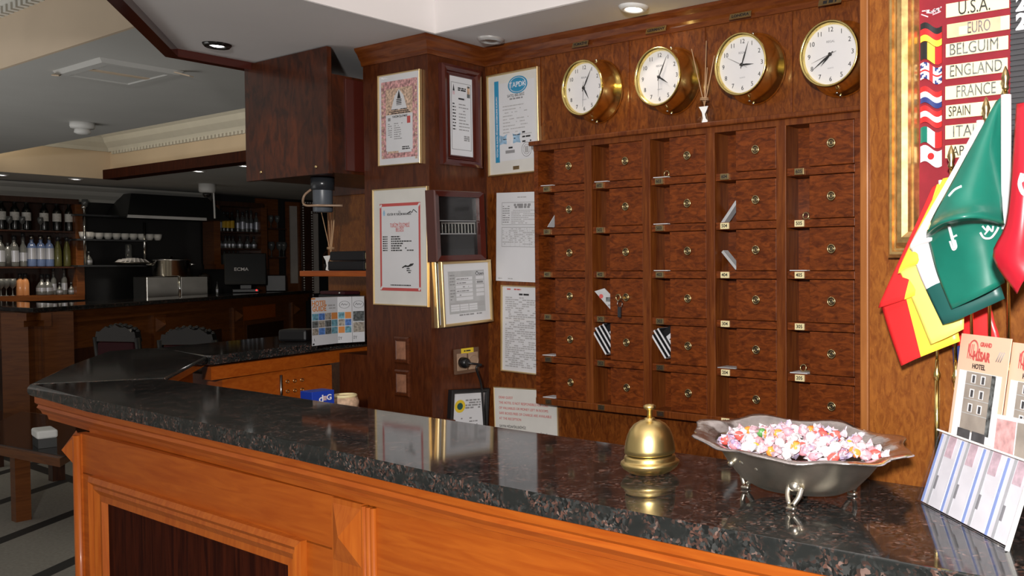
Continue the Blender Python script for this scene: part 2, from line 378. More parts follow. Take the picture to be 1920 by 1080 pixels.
def dup(root, mtx, label=None, group=None):
    r = root.copy(); COL.objects.link(r); r.matrix_world = mtx
    if label: r['label'] = label
    if group: r['group'] = group
    for ch in list(root.children):
        c = ch.copy(); COL.objects.link(c); c.parent = r
        for g in ch.children:
            d = g.copy(); COL.objects.link(d); d.parent = c
    return r
_tc = {}
def text_mesh(t, size, bold=0.0, extr=0.0003, ax='CENTER', sx=1.0, shear=0):
    c = bpy.data.curves.new('lettering', 'FONT'); c.body = t; c.size = size; c.extrude = extr; c.offset = bold
    c.align_x = ax; c.align_y = 'CENTER'; c.resolution_u = 3; c.shear = shear
    o = bpy.data.objects.new('lettering', c)
    me = bpy.data.meshes.new_from_object(o)
    bpy.data.objects.remove(o); bpy.data.curves.remove(c)
    if sx != 1.0:
        for v in me.vertices: v.co.x *= sx
    return me
def text_into(b, t, x, y, z, size, m, ax='CENTER', sx=1.0, bold=0.0, rot=0.0):
    """adds lettering to a builder so that one sheet's print is one mesh"""
    me = text_mesh(t, size, bold, 0.0002, ax, sx)
    mt = Matrix.Translation((x, y, z)) @ Matrix.Rotation(rot, 4, 'Z')
    vs = [b.v(mt @ v.co) for v in me.vertices]
    for p in me.polygons: b.f([vs[i] for i in p.vertices], m)
    bpy.data.meshes.remove(me)
rnd = random.Random(7)
def dashes(b, x0, x1, y, h, z, m, fill=0.85, word=5):
    """a line of small unreadable print: word-like strokes"""
    x = x0
    while x < x1:
        w = h*rnd.uniform(1.2, word)
        if rnd.random() < fill: b.box(x, min(x+w, x1), y-h/2, y+h/2, z, z+0.0003, m)
        x += w+h*0.6
def rect_on(px, ax, val):
    """pixel corners TL TR BR BL on the plane ax=val -> matrix (x right, y up, z out of the wall), width, height"""
    q = [at(u, v, ax, val) for u, v in px]
    c = sum(q, Vector())/4
    xv = ((q[1]-q[0])+(q[2]-q[3]))/2; w = xv.length
    yv = ((q[0]-q[3])+(q[1]-q[2]))/2; h = yv.length
    n = Vector((0, -1, 0)) if ax == 'Y' else Vector((1, 0, 0))
    x = xv.normalized(); z = n; y = z.cross(x).normalized(); x = y.cross(z)
    return Matrix(((x.x, y.x, z.x, c.x), (x.y, y.y, z.y, c.y), (x.z, y.z, z.z, c.z), (0, 0, 0, 1))), w, h

# ------------------------------------------------------------------ main dimensions
CT = 1.095                      # counter top
YW, YP, XP = 2.31, 2.053, -2.743   # back wall, pillar face, pillar side
YR = 2.226                      # face of the key rack
ZC = 2.262                      # reception ceiling
YD = 1.258                      # right hand panel wall
ZL, ZT = 2.5, 3.0               # lobby soffit and lobby tray ceiling

# ------------------------------------------------------------------ structure
struct('floor', B().box(-14, 4, -2.5, 13, -0.05, 0), M['floor'])
struct('wall_back', B().box(XP, 1.6, YW, YW+0.12, 0, 2.4), M['panel'])
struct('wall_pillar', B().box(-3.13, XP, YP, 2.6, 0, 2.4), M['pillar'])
struct('wall_recess', B().box(-4.05, -3.12, 2.46, 2.56, 0, 2.3), M['rpanel'])
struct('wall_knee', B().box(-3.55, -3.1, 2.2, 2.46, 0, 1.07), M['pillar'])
struct('wall_right', B().box(-0.622, 1.6, YD, YW, 0, 2.4), M['rpanel'])
struct('wall_left', B().box(-12.9, -12.6, 1.0, 13, 0, 3.2), M['niche'])
struct('wall_far', B().box(-12.6, -4.0, 9.6, 9.8, 0, 3.2), M['niche'])
# reception ceiling: a flat border round a raised white tray
struct('ceiling', B().prism([(-3.69, 3.4), (-3.69, 1.66), (-2.95, 1.157), (-2.95, -2.4), (-2.70, -2.4), (-2.70, 3.4)], ZC, ZC+0.5), M['ceil'])
struct('ceiling', B().box(-2.70, 1.6, 2.054, 3.4, ZC, ZC+0.5), M['ceil'])
b = B(); b.box(-2.7, -2.695, -2.4, 2.054, ZC+0.001, ZC+0.5); b.box(-2.695, 1.6, 2.049, 2.0535, ZC+0.001, ZC+0.5)
b.box(-2.695, 1.6, -2.4, 2.049, ZC+0.46, ZC+0.5)
struct('ceiling', b, M['tray'])
# dark timber edge of the reception ceiling
b = B(); b.sweep([(-3.69, 1.97), (-3.69, 1.66), (-2.95, 1.157), (-2.95, -2.4)], [(0.0, ZC+0.03), (0.0, ZC-0.03), (-0.045, ZC-0.03), (-0.045, ZC+0.2)], closed=True)
struct('trim_1', b, M['mahog'])
# cornice round pillar and clock wall
b = B(); prof = [(0.0, ZC-0.064), (-0.006, ZC-0.064), (-0.010, ZC-0.052), (-0.010, ZC-0.048), (-0.016, ZC-0.040), (-0.024, ZC-0.022), (-0.034, ZC-0.010), (-0.036, ZC-0.001), (0.0, ZC-0.001)]
b.sweep([(-3.13, YP), (XP, YP), (XP, YW), (-0.63, YW)], prof, closed=True)
struct('trim_2', b, M['cornice'])
# pale edge strip of the right hand panel wall
struct('trim_3', B().box(-0.6225, -0.608, YD-0.006, YD+0.02, CT+0.002, 2.4, None, 0.002), M['edge'])
# thin battens between the boards of the clock wall and beside the pillar
for i, x in enumerate((-2.445, -2.02, -1.70, -1.375, -1.07)):
    struct('trim_%d' % (4+i), B().box(x-0.003, x+0.003, YW-0.004, YW, 1.86 if i else 0.3, ZC-0.065), M['cornice'])
struct('trim_9', B().box(-3.99, -3.12, 2.44, 2.46, 1.77, 1.86), M['pillar'])
struct('trim_10', B().box(-3.99, -3.12, 2.44, 2.46, 1.15, 1.30), M['pillar'])

# ------------------------------------------------------------------ lobby ceiling
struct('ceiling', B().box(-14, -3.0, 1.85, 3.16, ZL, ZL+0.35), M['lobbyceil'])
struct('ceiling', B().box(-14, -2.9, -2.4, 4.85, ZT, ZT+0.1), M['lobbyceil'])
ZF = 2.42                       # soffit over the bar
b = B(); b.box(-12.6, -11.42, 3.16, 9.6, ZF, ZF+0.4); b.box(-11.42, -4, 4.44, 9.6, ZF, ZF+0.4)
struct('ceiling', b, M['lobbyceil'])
# cream fascias above the soffits
struct('wall_upstand', B().box(-14, -3.0, 1.835, 1.85, ZL, ZT), M['cream'])
b = B(); b.box(-11.42, -11.405, 3.16, 4.44, ZF, ZT); b.box(-11.42, -4.0, 4.425, 4.44, ZF, ZT)
struct('wall_upstand', b, M['cream'])
CPR = [(0, 0), (0.02, 0), (0.03, 0.03), (0.07, 0.07), (0.09, 0.11), (0.14, 0.14), (0.16, 0.16)]
def crown(name, path, z0, sgn, k=1.0, m='plaster'):
    b = B(); b.sweep(path, [(sgn*o*k, z0+z*k) for o, z in CPR]); return struct(name, b, M[m])
crown('trim_11', [(-14, 1.835), (-3.0, 1.835)], 2.80, -1, 1.25)
crown('trim_12', [(-11.405, 3.16), (-11.405, 4.425), (-4, 4.425)], 2.72, -1, 1.25)
crown('trim_13', [(-12.6, 2.0), (-12.6, 6.0)], 2.23, -1, 1.15)
b = B(); x = -7.4
while x < -3.0:
    b.box(x, x+0.035, 1.80, 1.835, 2.765, 2.80); x += 0.065
struct('trim_14', b, M['plaster'])
b = B(); x = -11.3
while x < -5.5:
    b.box(x, x+0.035, 4.395, 4.425, 2.69, 2.72); x += 0.07
struct('trim_15', b, M['plaster'])
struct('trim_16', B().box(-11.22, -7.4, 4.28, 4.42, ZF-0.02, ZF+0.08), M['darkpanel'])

# ------------------------------------------------------------------ ceiling fittings
def downlight(px, z, ring, lens, label, group=None, r=0.042, energy=0, col=(1, 0.86, 0.68), tilt=0):
    p = at(px[0], px[1], 'Z', z)
    t = thing('ceiling_light', label, 'ceiling light', Matrix.Translation(p), group)
    B().lathe([(r*0.62, -0.001), (r*0.70, -0.010), (r*0.95, -0.012), (r*1.12, -0.004), (r*1.15, 0.0)], 28, None, cap0=False, cap1=False).done('ring', ring, t)
    B().lathe([(1e-6, -0.006), (r*0.4, -0.008), (r*0.62, -0.004), (r*0.66, -0.001)], 20, None, cap0=False).done('lens', lens, t)
    if energy:
        lamp('downlight', 'SPOT', p+Vector((0, 0, -0.03)), energy, col, p+Vector((0, 0, -1)), spot_size=R_(110), spot_blend=0.6, shadow_soft_size=0.03)
    return t
downlight((1188, 13), ZC, M['white'], M['lampon'], 'lit round ceiling spotlight above the second clock', energy=3)
M['satin'] = mat('satin_metal', (0.62, 0.61, 0.60), 0.4, 0.4)
downlight((920, 73), ZC, M['satin'], M['lampoff'], 'unlit round ceiling spotlight in the corner above the blue certificate')
downlight((407, 83), ZC, M['blackgloss'], M['lampcool'], 'lit ceiling spotlight with a black ring beside the dark timber ceiling edge', energy=4)
downlight((142, 335), ZF, M['white'], M['lampcool'], 'lit lobby ceiling spotlight above the left bar cabinet', energy=38, r=0.06)
downlight((2, 327), ZF, M['white'], M['lampcool'], 'lit lobby ceiling spotlight at the left edge of the photo', energy=38, r=0.06)
downlight((372, 320), ZF, M['white'], M['lampcool'], 'lit lobby ceiling spotlight above the white dome camera', energy=9, r=0.06)
downlight((459, 310), ZF, M['white'], M['lampcool'], 'lit lobby ceiling spotlight closest to the hanging cupboard', energy=9, r=0.06)
# air conditioning cassette with lifted trim
t = thing('air_conditioner', 'square ceiling air conditioner with loose brown frame and pale grilles', 'air conditioner', Matrix.Translation((-5.55, 2.20, ZL)) @ Matrix.Scale(0.78, 4))
B().frame(0.74, 0.50, [(0, 0), (0.02, -0.028), (0.07, -0.030), (0.08, -0.012)]).done('frame', M['lobbyceil'], t)
B().box(-0.30, -0.02, -0.18, 0.18, -0.022, -0.006, None, 0.006).done('grille', M['lobbyceil'], t)
B().box(0.04, 0.30, -0.18, 0.18, -0.022, -0.006, None, 0.006).done('grille', M['lobbyceil'], t)
B().box(-0.02, 0.04, -0.18, 0.18, -0.026, -0.004).done('crossbar', M['cream'], t)
for sx, sy in ((-1, -1), (1, 1)):
    b = B(Matrix.Translation((sx*0.37, sy*0.22, -0.02)) @ Matrix.Rotation(0.5*sx, 4, 'Z') @ Matrix.Rotation(0.25, 4, 'Y'))
    b.box(-0.09, 0.09, -0.02, 0.02, -0.004, 0.004); b.done('loose_corner', M['cream'], t)
# smoke detector
t = thing('smoke_detector', 'white round smoke detector on the lobby ceiling', 'smoke detector', Matrix.Translation(at(154, 230, 'Z', ZL)))
B().lathe([(0.075, 0), (0.075, -0.03), (0.07, -0.042), (0.05, -0.045)], 24).done('base', M['white'], t)
B().lathe([(0.045, -0.045), (0.05, -0.075), (0.03, -0.085), (1e-6, -0.088)], 20).done('sensor', M['white'], t)

# ------------------------------------------------------------------ reception counter
def zs(w0, d): return w0
FR = [(0.50, 0.925), (-0.667, 0.920), (-1.144, 0.924), (-1.69, 0.950), (-2.2, 0.970), (-2.738, 0.990), (-3.196, 1.019)]
BK = [(-3.009, 1.300), (-2.466, 1.285), (-1.93, 1.270), (-1.30, YD), (0.50, YD)]
def slab(name, pts, z0, z1, m, fz=None, bev=0.012):
    b = B(); b.prism(pts, z0, z1, None, fz)
    es = [e for e in b.bm.edges if abs(e.verts[0].co.z-e.verts[1].co.z) < 0.02 and (e.verts[0].co-e.verts[1].co).length > 0.02 and len({round(v.co.x, 4) for v in e.verts} | {round(v.co.y, 4) for v in e.verts}) > 1]
    bmesh.ops.bevel(b.bm, geom=es, offset=bev, segments=3, affect='EDGES', profile=0.5)
    for f in b.bm.faces: f.smooth = False
    return b.done(name, m)
o = slab('granite_worktop', FR+BK, CT-0.034, CT, M['granite']); tag(o, 'long polished black granite worktop with pink flecks on the reception counter', 'worktop')
JA, JB = Vector((-3.196, 1.019)), Vector((-3.009, 1.300))
jn = Vector((-(JB-JA).y, (JB-JA).x)).normalized()
def fza(x, y): return max(0.0, (Vector((x, y))-JA).dot(jn))*math.tan(R_(0.8))
A_ = [(-3.2, 1.023), (-3.638, 1.284), (-4.035, 1.54), (-4.04, 1.688), (-3.909, 1.713), (-3.565, 1.652), (-3.516, 1.659), (-3.013, 1.304)]
o = slab('granite_worktop', A_, CT-0.034, CT, M['granite'], fza, 0.008); tag(o, 'black granite corner slab at the far left end of the reception counter', 'worktop')
zB = fza(-3.7, 1.69)
def fzb(x, y): return zB+(y-1.69)*0.030
o = slab('granite_worktop', [(-4.04, 1.70), (-3.909, 1.725), (-3.565, 1.664), (-3.516, 1.671), (-3.60, 2.455), (-4.04, 2.455)][::-1], CT-0.034, CT, M['granite'], fzb, 0.008)
tag(o, 'black granite worktop of the side counter running back beside the pillar', 'worktop')
# body of the counter, built in its own axes: x along the front, y into the counter
cang = math.atan2(0.955-1.012, 2.87)
t = thing('reception_counter', 'orange stained wooden reception counter with a panelled front', 'counter', Matrix.Translation((-2.84, 1.012, 0)) @ Matrix.Rotation(cang, 4, 'Z'))
CI = t.matrix_world.inverted()
def cl(u, v, y=0.0):   # pixel -> local x, z on the counter front
    n = t.matrix_world.to_3x3() @ Vector((0, -1, 0)); p0 = t.matrix_world @ Vector((0, y, 0))
    q = CI @ at_plane(u, v, p0, n); return q.x, q.z
b = B(); b.box(0.02, 3.3, 0.02, 0.24, 0, 1.0); b.done('carcass', M['counter'], t)
b = B()  # moulded cornice under the granite
loc = [CI @ Vector((x, y+0.018, 0)) for x, y in FR[::-1]]
path = [(p.x, p.y) for p in loc][0:]
path = [(CI @ Vector((-3.05, 1.26, 0)))[:2], (CI @ Vector((-3.195, 1.035, 0)))[:2]]+[(p.x, p.y) for p in loc[1:]]
b.sweep(path, [(0.19, 0.985), (0.0-0.0, 0.985) if False else (-0.0, 1.061), (0.0, 1.040), (0.006, 1.034), (0.003, 1.026), (0.010, 1.016), (0.012, 1.008), (0.020, 1.004), (0.022, 0.992), (0.06, 0.988)], closed=False)
b.done('cornice', M['counter'], t)
# frieze and panels
x0, zt = cl(166, 888); x1, _ = cl(575, 1020)
x0 = max(x0, 0.10)
xi0, zi = cl(193, 942)
pw, ph = x1-x0, zt-0.12
b = B(Matrix.Translation(((x0+x1)/2, 0, (zt+0.12)/2)) @ Matrix.Rotation(PI/2, 4, 'X'))
b.frame(pw, ph, [(0, -0.02), (0, 0.012), (0.012, 0.018), (0.022, 0.010), (0.030, 0.012), (0.045, 0.004), (0.060, 0.006), (0.072, -0.012)])
b.done('panel_moulding', M['counterv'], t)
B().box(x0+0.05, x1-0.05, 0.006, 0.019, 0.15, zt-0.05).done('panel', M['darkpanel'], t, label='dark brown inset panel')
bx = [0.0, x0, x1, cl(628, 1000)[0], cl(692, 1000)[0]]
b = B(); b.box(0.0, 0.03, -0.004, 0.02, 0, 0.99); b.box(0.03, bx[3], 0.0, 0.019, zt-0.004, 0.99); b.box(0.03, x0+0.004, 0.0, 0.019, 0, zt); b.box(x1-0.004, bx[3], 0.0, 0.019, 0, zt); b.box(x0, x1, 0.0, 0.019, 0, 0.125)
b.done('front_frame', M['counter'], t)
B().box(bx[4]+0.028, 3.3, -0.002, 0.019, 0.0, 0.99).done('front_board', M['counter'], t)
def pilaster(xa, xb, M_=Matrix()):
    b = B(M_); b.box(xa, xb, -0.006, 0.018, 0, 0.99)
    b.done('pilaster', M['counterv'], t)
    b = B(M_); cx = (xa+xb)/2; hw = (xb-xa)/2-0.004; zc, hh = 0.925, 0.055
    vs = [b.v((cx-hw, -0.006, zc-hh)), b.v((cx+hw, -0.006, zc-hh)), b.v((cx+hw, -0.006, zc+hh)), b.v((cx-hw, -0.006, zc+hh))]
    a = b.v((cx, -0.024, zc))
    for i in range(4): b.f([vs[i], vs[(i+1) % 4], a])
    b.done('diamond_block', M['counterv'], t)
pilaster(bx[3], bx[4]-0.012)
b = B()
for k in range(3): b.tube([(bx[4]-0.006+k*0.014, -0.004, 0.0), (bx[4]-0.006+k*0.014, -0.004, 0.988)], 0.0065, None, 8)
b.done('reeding', M['counterv'], t)
b = B(); b.tube([(0.012, -0.002, 0), (0.012, -0.002, 0.985)], 0.014, None, 10); b.done('corner_bead', M['counterv'], t)
ML = Matrix.Translation((-0.004, 0.02, 0)) @ Matrix.Rotation(-PI/2, 4, 'Z') @ Matrix.Scale(-1, 4, (1, 0, 0))
b = B()
for k in range(3): b.tube([(-0.008-0.014*k, 0.006+0.004*k, 0.0), (-0.008-0.014*k, 0.006+0.004*k, 0.90)], 0.0078, None, 8)
b.done('reeding', M['counterv'], t)
b = B(); vs = [b.v((0.0, 0.0, 0.89)), b.v((-0.045, 0.012, 0.89)), b.v((-0.045, 0.012, 0.99)), b.v((0.0, 0.0, 0.99))]; a = b.v((-0.058, -0.018, 0.94))
for i in range(4): b.f([vs[i], vs[(i+1) % 4], a])
b.f(vs); b.done('diamond_block', M['counterv'], t)
# side counter under the return worktop
t = thing('side_counter', 'reddish wooden side counter with a pierced panel under the granite return', 'counter', Matrix.Translation((-3.8, 2.05, 0)))
b = B(); b.prism([(-0.2, -0.35), (0.225, -0.31), (0.225, 0.13), (-0.2, 0.13)], 0, 1.02); b.done('carcass', M['counter'], t)
b = B(); b.prism([(0.20, -0.37), (0.268, -0.37), (0.20, 0.385), (0.16, 0.385)], 1.012, 1.062, None, lambda x, y: 0.03*(y+0.36)); b.done('edge_rail', M['counter'], t)
for (dx, dz) in ((0, 0), (0.03, 0), (0.06, 0), (0, -0.04), (0.03, -0.04), (0.06, -0.04), (0, -0.08), (0.03, -0.08), (0.06, -0.08)):
    B(Matrix.Translation((0.226, -0.06+dx, 0.97+dz)) @ Matrix.Rotation(PI/2, 4, 'Y')).torus(0.006, 0.002, None, 0, 10, 6).done('cable_hole', M['oldbrass'], t)
B().tube([(0.232, -0.09, 0.86), (0.232, -0.09, 1.0)], 0.005).done('hinge', M['steel'], t)
# pier that carries the corner slab
t = thing('counter_end', 'dark wooden support beneath the corner slab of the counter', 'counter', Matrix.Translation((-3.55, 1.45, 0)))
B().prism([(0.3, -0.24), (0.45, -0.17), (0.12, 0.12), (-0.25, 0.14), (-0.35, 0.05)], 0, CT-0.036).done('carcass', M['counter'], t)

# ------------------------------------------------------------------ key rack
LX = [-2.2225+0.2566*j for j in range(5)]
RX0, RX1, RZ0, RZ1 = -2.393, -1.092, 0.943, 1.870
t = thing('key_rack', 'large reddish wooden key rack with five columns of numbered pigeonholes', 'key rack', Matrix.Translation(((RX0+RX1)/2, YW-0.005, RZ0)))
def rk(b): b.M = Matrix.Translation(-t.location); return b
YB = YW-0.006
b = rk(B())
b.box(RX0, RX1, YB-0.008, YB, RZ0, RZ1)
lines = [RX0]+[(LX[j]+0.073+LX[j+1]-0.148)/2 for j in range(4)]+[RX1]
b.box(RX0, RX0+0.020, YR, YB, RZ0, RZ1); b.box(RX1-0.03, RX1, YR, YB, RZ0, RZ1)
b.done('case', M['rack'], t)
for j in range(1, 5): rk(B()).box(LX[j-1]+0.0735, LX[j]-0.149, YR-0.003, YB, RZ0+0.02, RZ1-0.026, None, 0.002).done('upright', M['rackv'], t)
b = rk(B()); b.box(RX0-0.012, RX1+0.004, YR-0.016, YB, RZ1-0.010, RZ1+0.006, None, 0.004); b.box(RX0, RX1, YR-0.002, YB, RZ1-0.028, RZ1-0.010); b.done('top_board', M['rackv'], t)
rk(B()).box(RX0, RX1, YR-0.004, YB, RZ0, RZ0+0.024, None, 0.003).done('bottom_board', M['rackv'], t)
for j in range(5):
    for i in range(6):
        z = 1.78-0.15*i; xl = LX[j]-0.148 if j else RX0+0.020
        if i < 5:
            rk(B()).box(xl, LX[j]+0.0735, YR+0.001, YB, z-0.0865, z-0.0635, None, 0.0015).done('shelf', M['rack'], t)
        d = rk(B()).box(LX[j]-0.073, LX[j]+0.0715, YR+0.001, YB-0.01, z-0.0620, z+0.0615, None, 0.002).done('box_door', M['rack'], t)
        b = rk(B()); b.M = b.M @ Matrix.Translation((LX[j], YR+0.001, z)) @ Matrix.Rotation(PI/2, 4, 'X')
        b.torus(0.0118, 0.0026, M['oldbrass'], 0.002, 24, 8); b.lathe([(0.0098, 0.0008), (0.0075, 0.0010)], 20, M['charcoal'], cap0=False, cap1=False); b.torus(0.0062, 0.0019, M['oldbrass'], 0.002, 18, 6); b.lathe([(1e-6, 0.0012), (0.0045, 0.0012)], 14, M['ink'], cap0=False, cap1=False); b.box(-0.0009, 0.0009, -0.004, 0.004, 0.0012, 0.003, M['oldbrass'])
        b.done('lock', None, d, label='round brass lock')
        num = '%d%02d' % (6-i, j+1)
        zp = z-0.075 if i < 5 else RZ0+0.012
        xp = LX[j]-0.148+0.036 + (0.008 if j == 4 else 0) + (0.006 if j == 0 else 0)
        pl = rk(B()).box(xp-0.0155, xp+0.0155, YR-0.0045, YR+0.001, zp-0.0095, zp+0.0095, None, 0.0008).done('number_plate', M['oldbrass'] if i == 0 else M['plate'] if j > 2 else M['oldbrass'], t)
        b = rk(B()); b.M = b.M @ Matrix.Translation((xp, YR-0.0047, zp)) @ Matrix.Rotation(PI/2, 4, 'X')
        text_into(b, num, 0, 0, 0, 0.0145, M['ink'], bold=0.0003); b.done('digits', None, pl)
# papers, cards and keys lying in the pigeonholes
def slot(j, i): return LX[j]-0.111, 1.78-0.15*i-0.063      # slot centre x, floor z
def card(name, j, i, dx, dz, w, h, rot, label, m, cat='card', dy=0.02, th=0.0012, group=None, edge=None):
    """upright card in slot (j,i): lower edge centre offset, width along slope, height into the slot"""
    x, z = slot(j, i)
    mt = Matrix.Translation((x+dx, YR+dy, z+dz)) @ Matrix.Rotation(-rot, 4, 'Y')
    o = B().box(-w/2, w/2, 0, h, -th/2, th/2).done(name, m)
    o.matrix_world = mt; return tag(o, label, cat, group)
def flat(j, i, label, m=None, w=0.058, dep=0.05, name='card', cat='card', th=0.0022):
    x, z = slot(j, i)
    o = B().box(-w/2, w/2, 0, dep, 0, th).done(name, m or M['paper']); o.matrix_world = Matrix.Translation((x, YR+0.002, z+0.0006)); return tag(o, label, cat)
card('card', 0, 1, 0.004, 0.030, 0.062, 0.032, R_(48), 'white card leaning up to the right, left column of the rack', M['paper'])
card('card_sleeve', 3, 1, 0.0, 0.030, 0.085, 0.026, R_(50), 'grey card sleeve leaning up to the right in the fourth column of the rack', M['greyprint'], th=0.010)
card('card_sleeve', 3, 2, 0.0, 0.034, 0.076, 0.026, R_(-46), 'grey card sleeve sloping down to the right in the fourth column of the rack', M['greyprint'], th=0.009)
flat(0, 0, 'white card lying flat in the topmost pigeonhole of the left column'); flat(1, 0, 'white card lying flat in the topmost pigeonhole of the second column'); flat(2, 0, 'white card under a small key in the topmost pigeonhole of the third column')
flat(2, 1, 'white card lying flat in the third column, second pigeonhole from the top'); flat(2, 2, 'white card lying flat in the third column, third pigeonhole from the top')
flat(0, 4, 'white card lying flat in the left column, second pigeonhole from the bottom'); flat(0, 5, 'white card lying flat in the bottom pigeonhole of the left column')
flat(3, 4, 'grey folded sheet lying flat in the fourth column of the rack', M['greyprint'], 0.068); flat(4, 2, 'white card lying flat in the right column of the rack, no key on it'); flat(4, 4, 'white card under a key low in the right column of the rack')
x, z = slot(1, 3)
t = thing('brochure', 'grey printed brochure with a red dot leaning in the pigeonhole left of the room key', 'brochure', Matrix.Translation((x+0.012, YR+0.004, z+0.002)) @ Matrix.Rotation(0.35, 4, 'Z'))
b = B(); b.prism([(-0.036, 0.080), (0.0, 0.090), (0.036, 0.055), (0.038, 0.0)], 0, 0.002); b.M = Matrix(); o = b.done('sheet', M['greyprint'], t); o.matrix_local = Matrix.Rotation(PI/2, 4, 'X')
b = B(Matrix.Rotation(PI/2, 4, 'X')); b.lathe([(0.007, 0.0022), (0.007, 0.0026)], 14, M['inkred']); b.M = b.M @ Matrix.Translation((-0.012, 0.063, 0)); b.bm.clear(); b.mats = []
b.lathe([(0.0075, 0.0022), (0.0075, 0.0027)], 14, M['inkred']); b.M = Matrix.Rotation(PI/2, 4, 'X'); b.box(0.005, 0.028, 0.045, 0.060, 0.0022, 0.0026, M['photodark']); b.box(0.012, 0.03, 0.03, 0.036, 0.0022, 0.0026, M['inkg']); b.done('print', None, t)
def stack(j, i, n, where):
    x, z = slot(j, i)
    for k in range(n):
        mt = Matrix.Translation((x-0.016+0.011*k, YR+0.003+0.006*k, z+0.060+0.006*k)) @ Matrix.Rotation(R_(52), 4, 'Y')
        tt = thing('leaflet', ['white folded leaflet lowest in the leaning stack in the %s column', 'second white leaflet from the bottom of the leaning stack in the %s column', 'third white leaflet from the bottom of the leaning stack in the %s column', 'uppermost white leaflet of the leaning stack in the %s column'][k if k < n-1 else 3] % where, 'leaflet', mt, 'leaflets leaning in the '+where+' column')
        B().box(-0.052, 0.052, 0.0, 0.05, -0.0034, 0.0026, None, 0.001).done('sheet', M['paper'], tt)
        B().box(-0.050, 0.052, 0.002, 0.05, 0.0023, 0.0040).done('back_cover', M['blackmatte'], tt, label='black back cover')
    mt = Matrix.Translation((x+0.018, YR+0.028, z+0.062)) @ Matrix.Rotation(R_(-35), 4, 'Y') @ Matrix.Rotation(PI/2, 4, 'X')
    tt = thing('booklet', 'black booklet with a white printed corner behind the leaflets in the '+where+' column', 'booklet', mt)
    B().box(-0.022, 0.030, -0.055, 0.052, -0.003, 0.0).done('cover', M['blackmatte'], tt)
    b = B(); b.box(0.000, 0.026, -0.036, 0.03, 0, 0.0012, M['paper']); b.box(0.004, 0.010, -0.02, -0.01, 0.0012, 0.0016, M['inkblue']); b.box(0.006, 0.02, -0.004, 0.001, 0.0012, 0.0016, M['ink']); b.box(0.006, 0.02, 0.012, 0.016, 0.0012, 0.0016, M['ink']); b.done('printed_corner', None, tt)
stack(1, 4, 4, 'second'); stack(2, 4, 3, 'third')
def small_key(p, label):
    t = thing('key', label, 'key', Matrix.Translation(p))
    b = B(Matrix.Rotation(R_(80), 4, 'X')); b.torus(0.010, 0.0022, None, 0.0, 16, 6); b.done('bow', M['oldbrass'], t)
    B().box(0.008, 0.034, -0.002, 0.002, -0.010, -0.006).done('blade', M['oldbrass'], t)
    return t
x, z = slot(2, 0); small_key((x+0.004, YR+0.03, z+0.0145), 'small key on a white card in the third column of the rack')
x, z = slot(4, 1); small_key((x+0.010, YR+0.03, z+0.0115), 'small key in the upper part of the right column, no card under it')
x, z = slot(4, 4); small_key((x+0.000, YR+0.03, z+0.0145), 'small key on a white card low in the right column of the rack')
x = LX[1]; z = 1.78-0.45
t = thing('room_key', 'brass key with a hanging dark tag left in a lock of the second column', 'key', Matrix.Translation((x, YR-0.006, z)))
b = B(); b.box(-0.0015, 0.0015, -0.022, 0.002, -0.004, 0.004); b.done('blade', M['oldbrass'], t)
b = B(Matrix.Translation((-0.006, -0.026, 0)) @ Matrix.Rotation(PI/2, 4, 'X')); b.torus(0.010, 0.003, None, 0, 16, 6); b.done('bow', M['oldbrass'], t)
b = B(Matrix.Translation((0, -0.026, -0.020)) @ Matrix.Rotation(PI/2, 4, 'Y')); b.torus(0.012, 0.0013, None, 0, 16, 6); b.done('ring', M['steel'], t)
B().box(-0.007, 0.005, -0.030, -0.024, -0.065, -0.030, None, 0.002).done('tag', M['charcoal'], t)

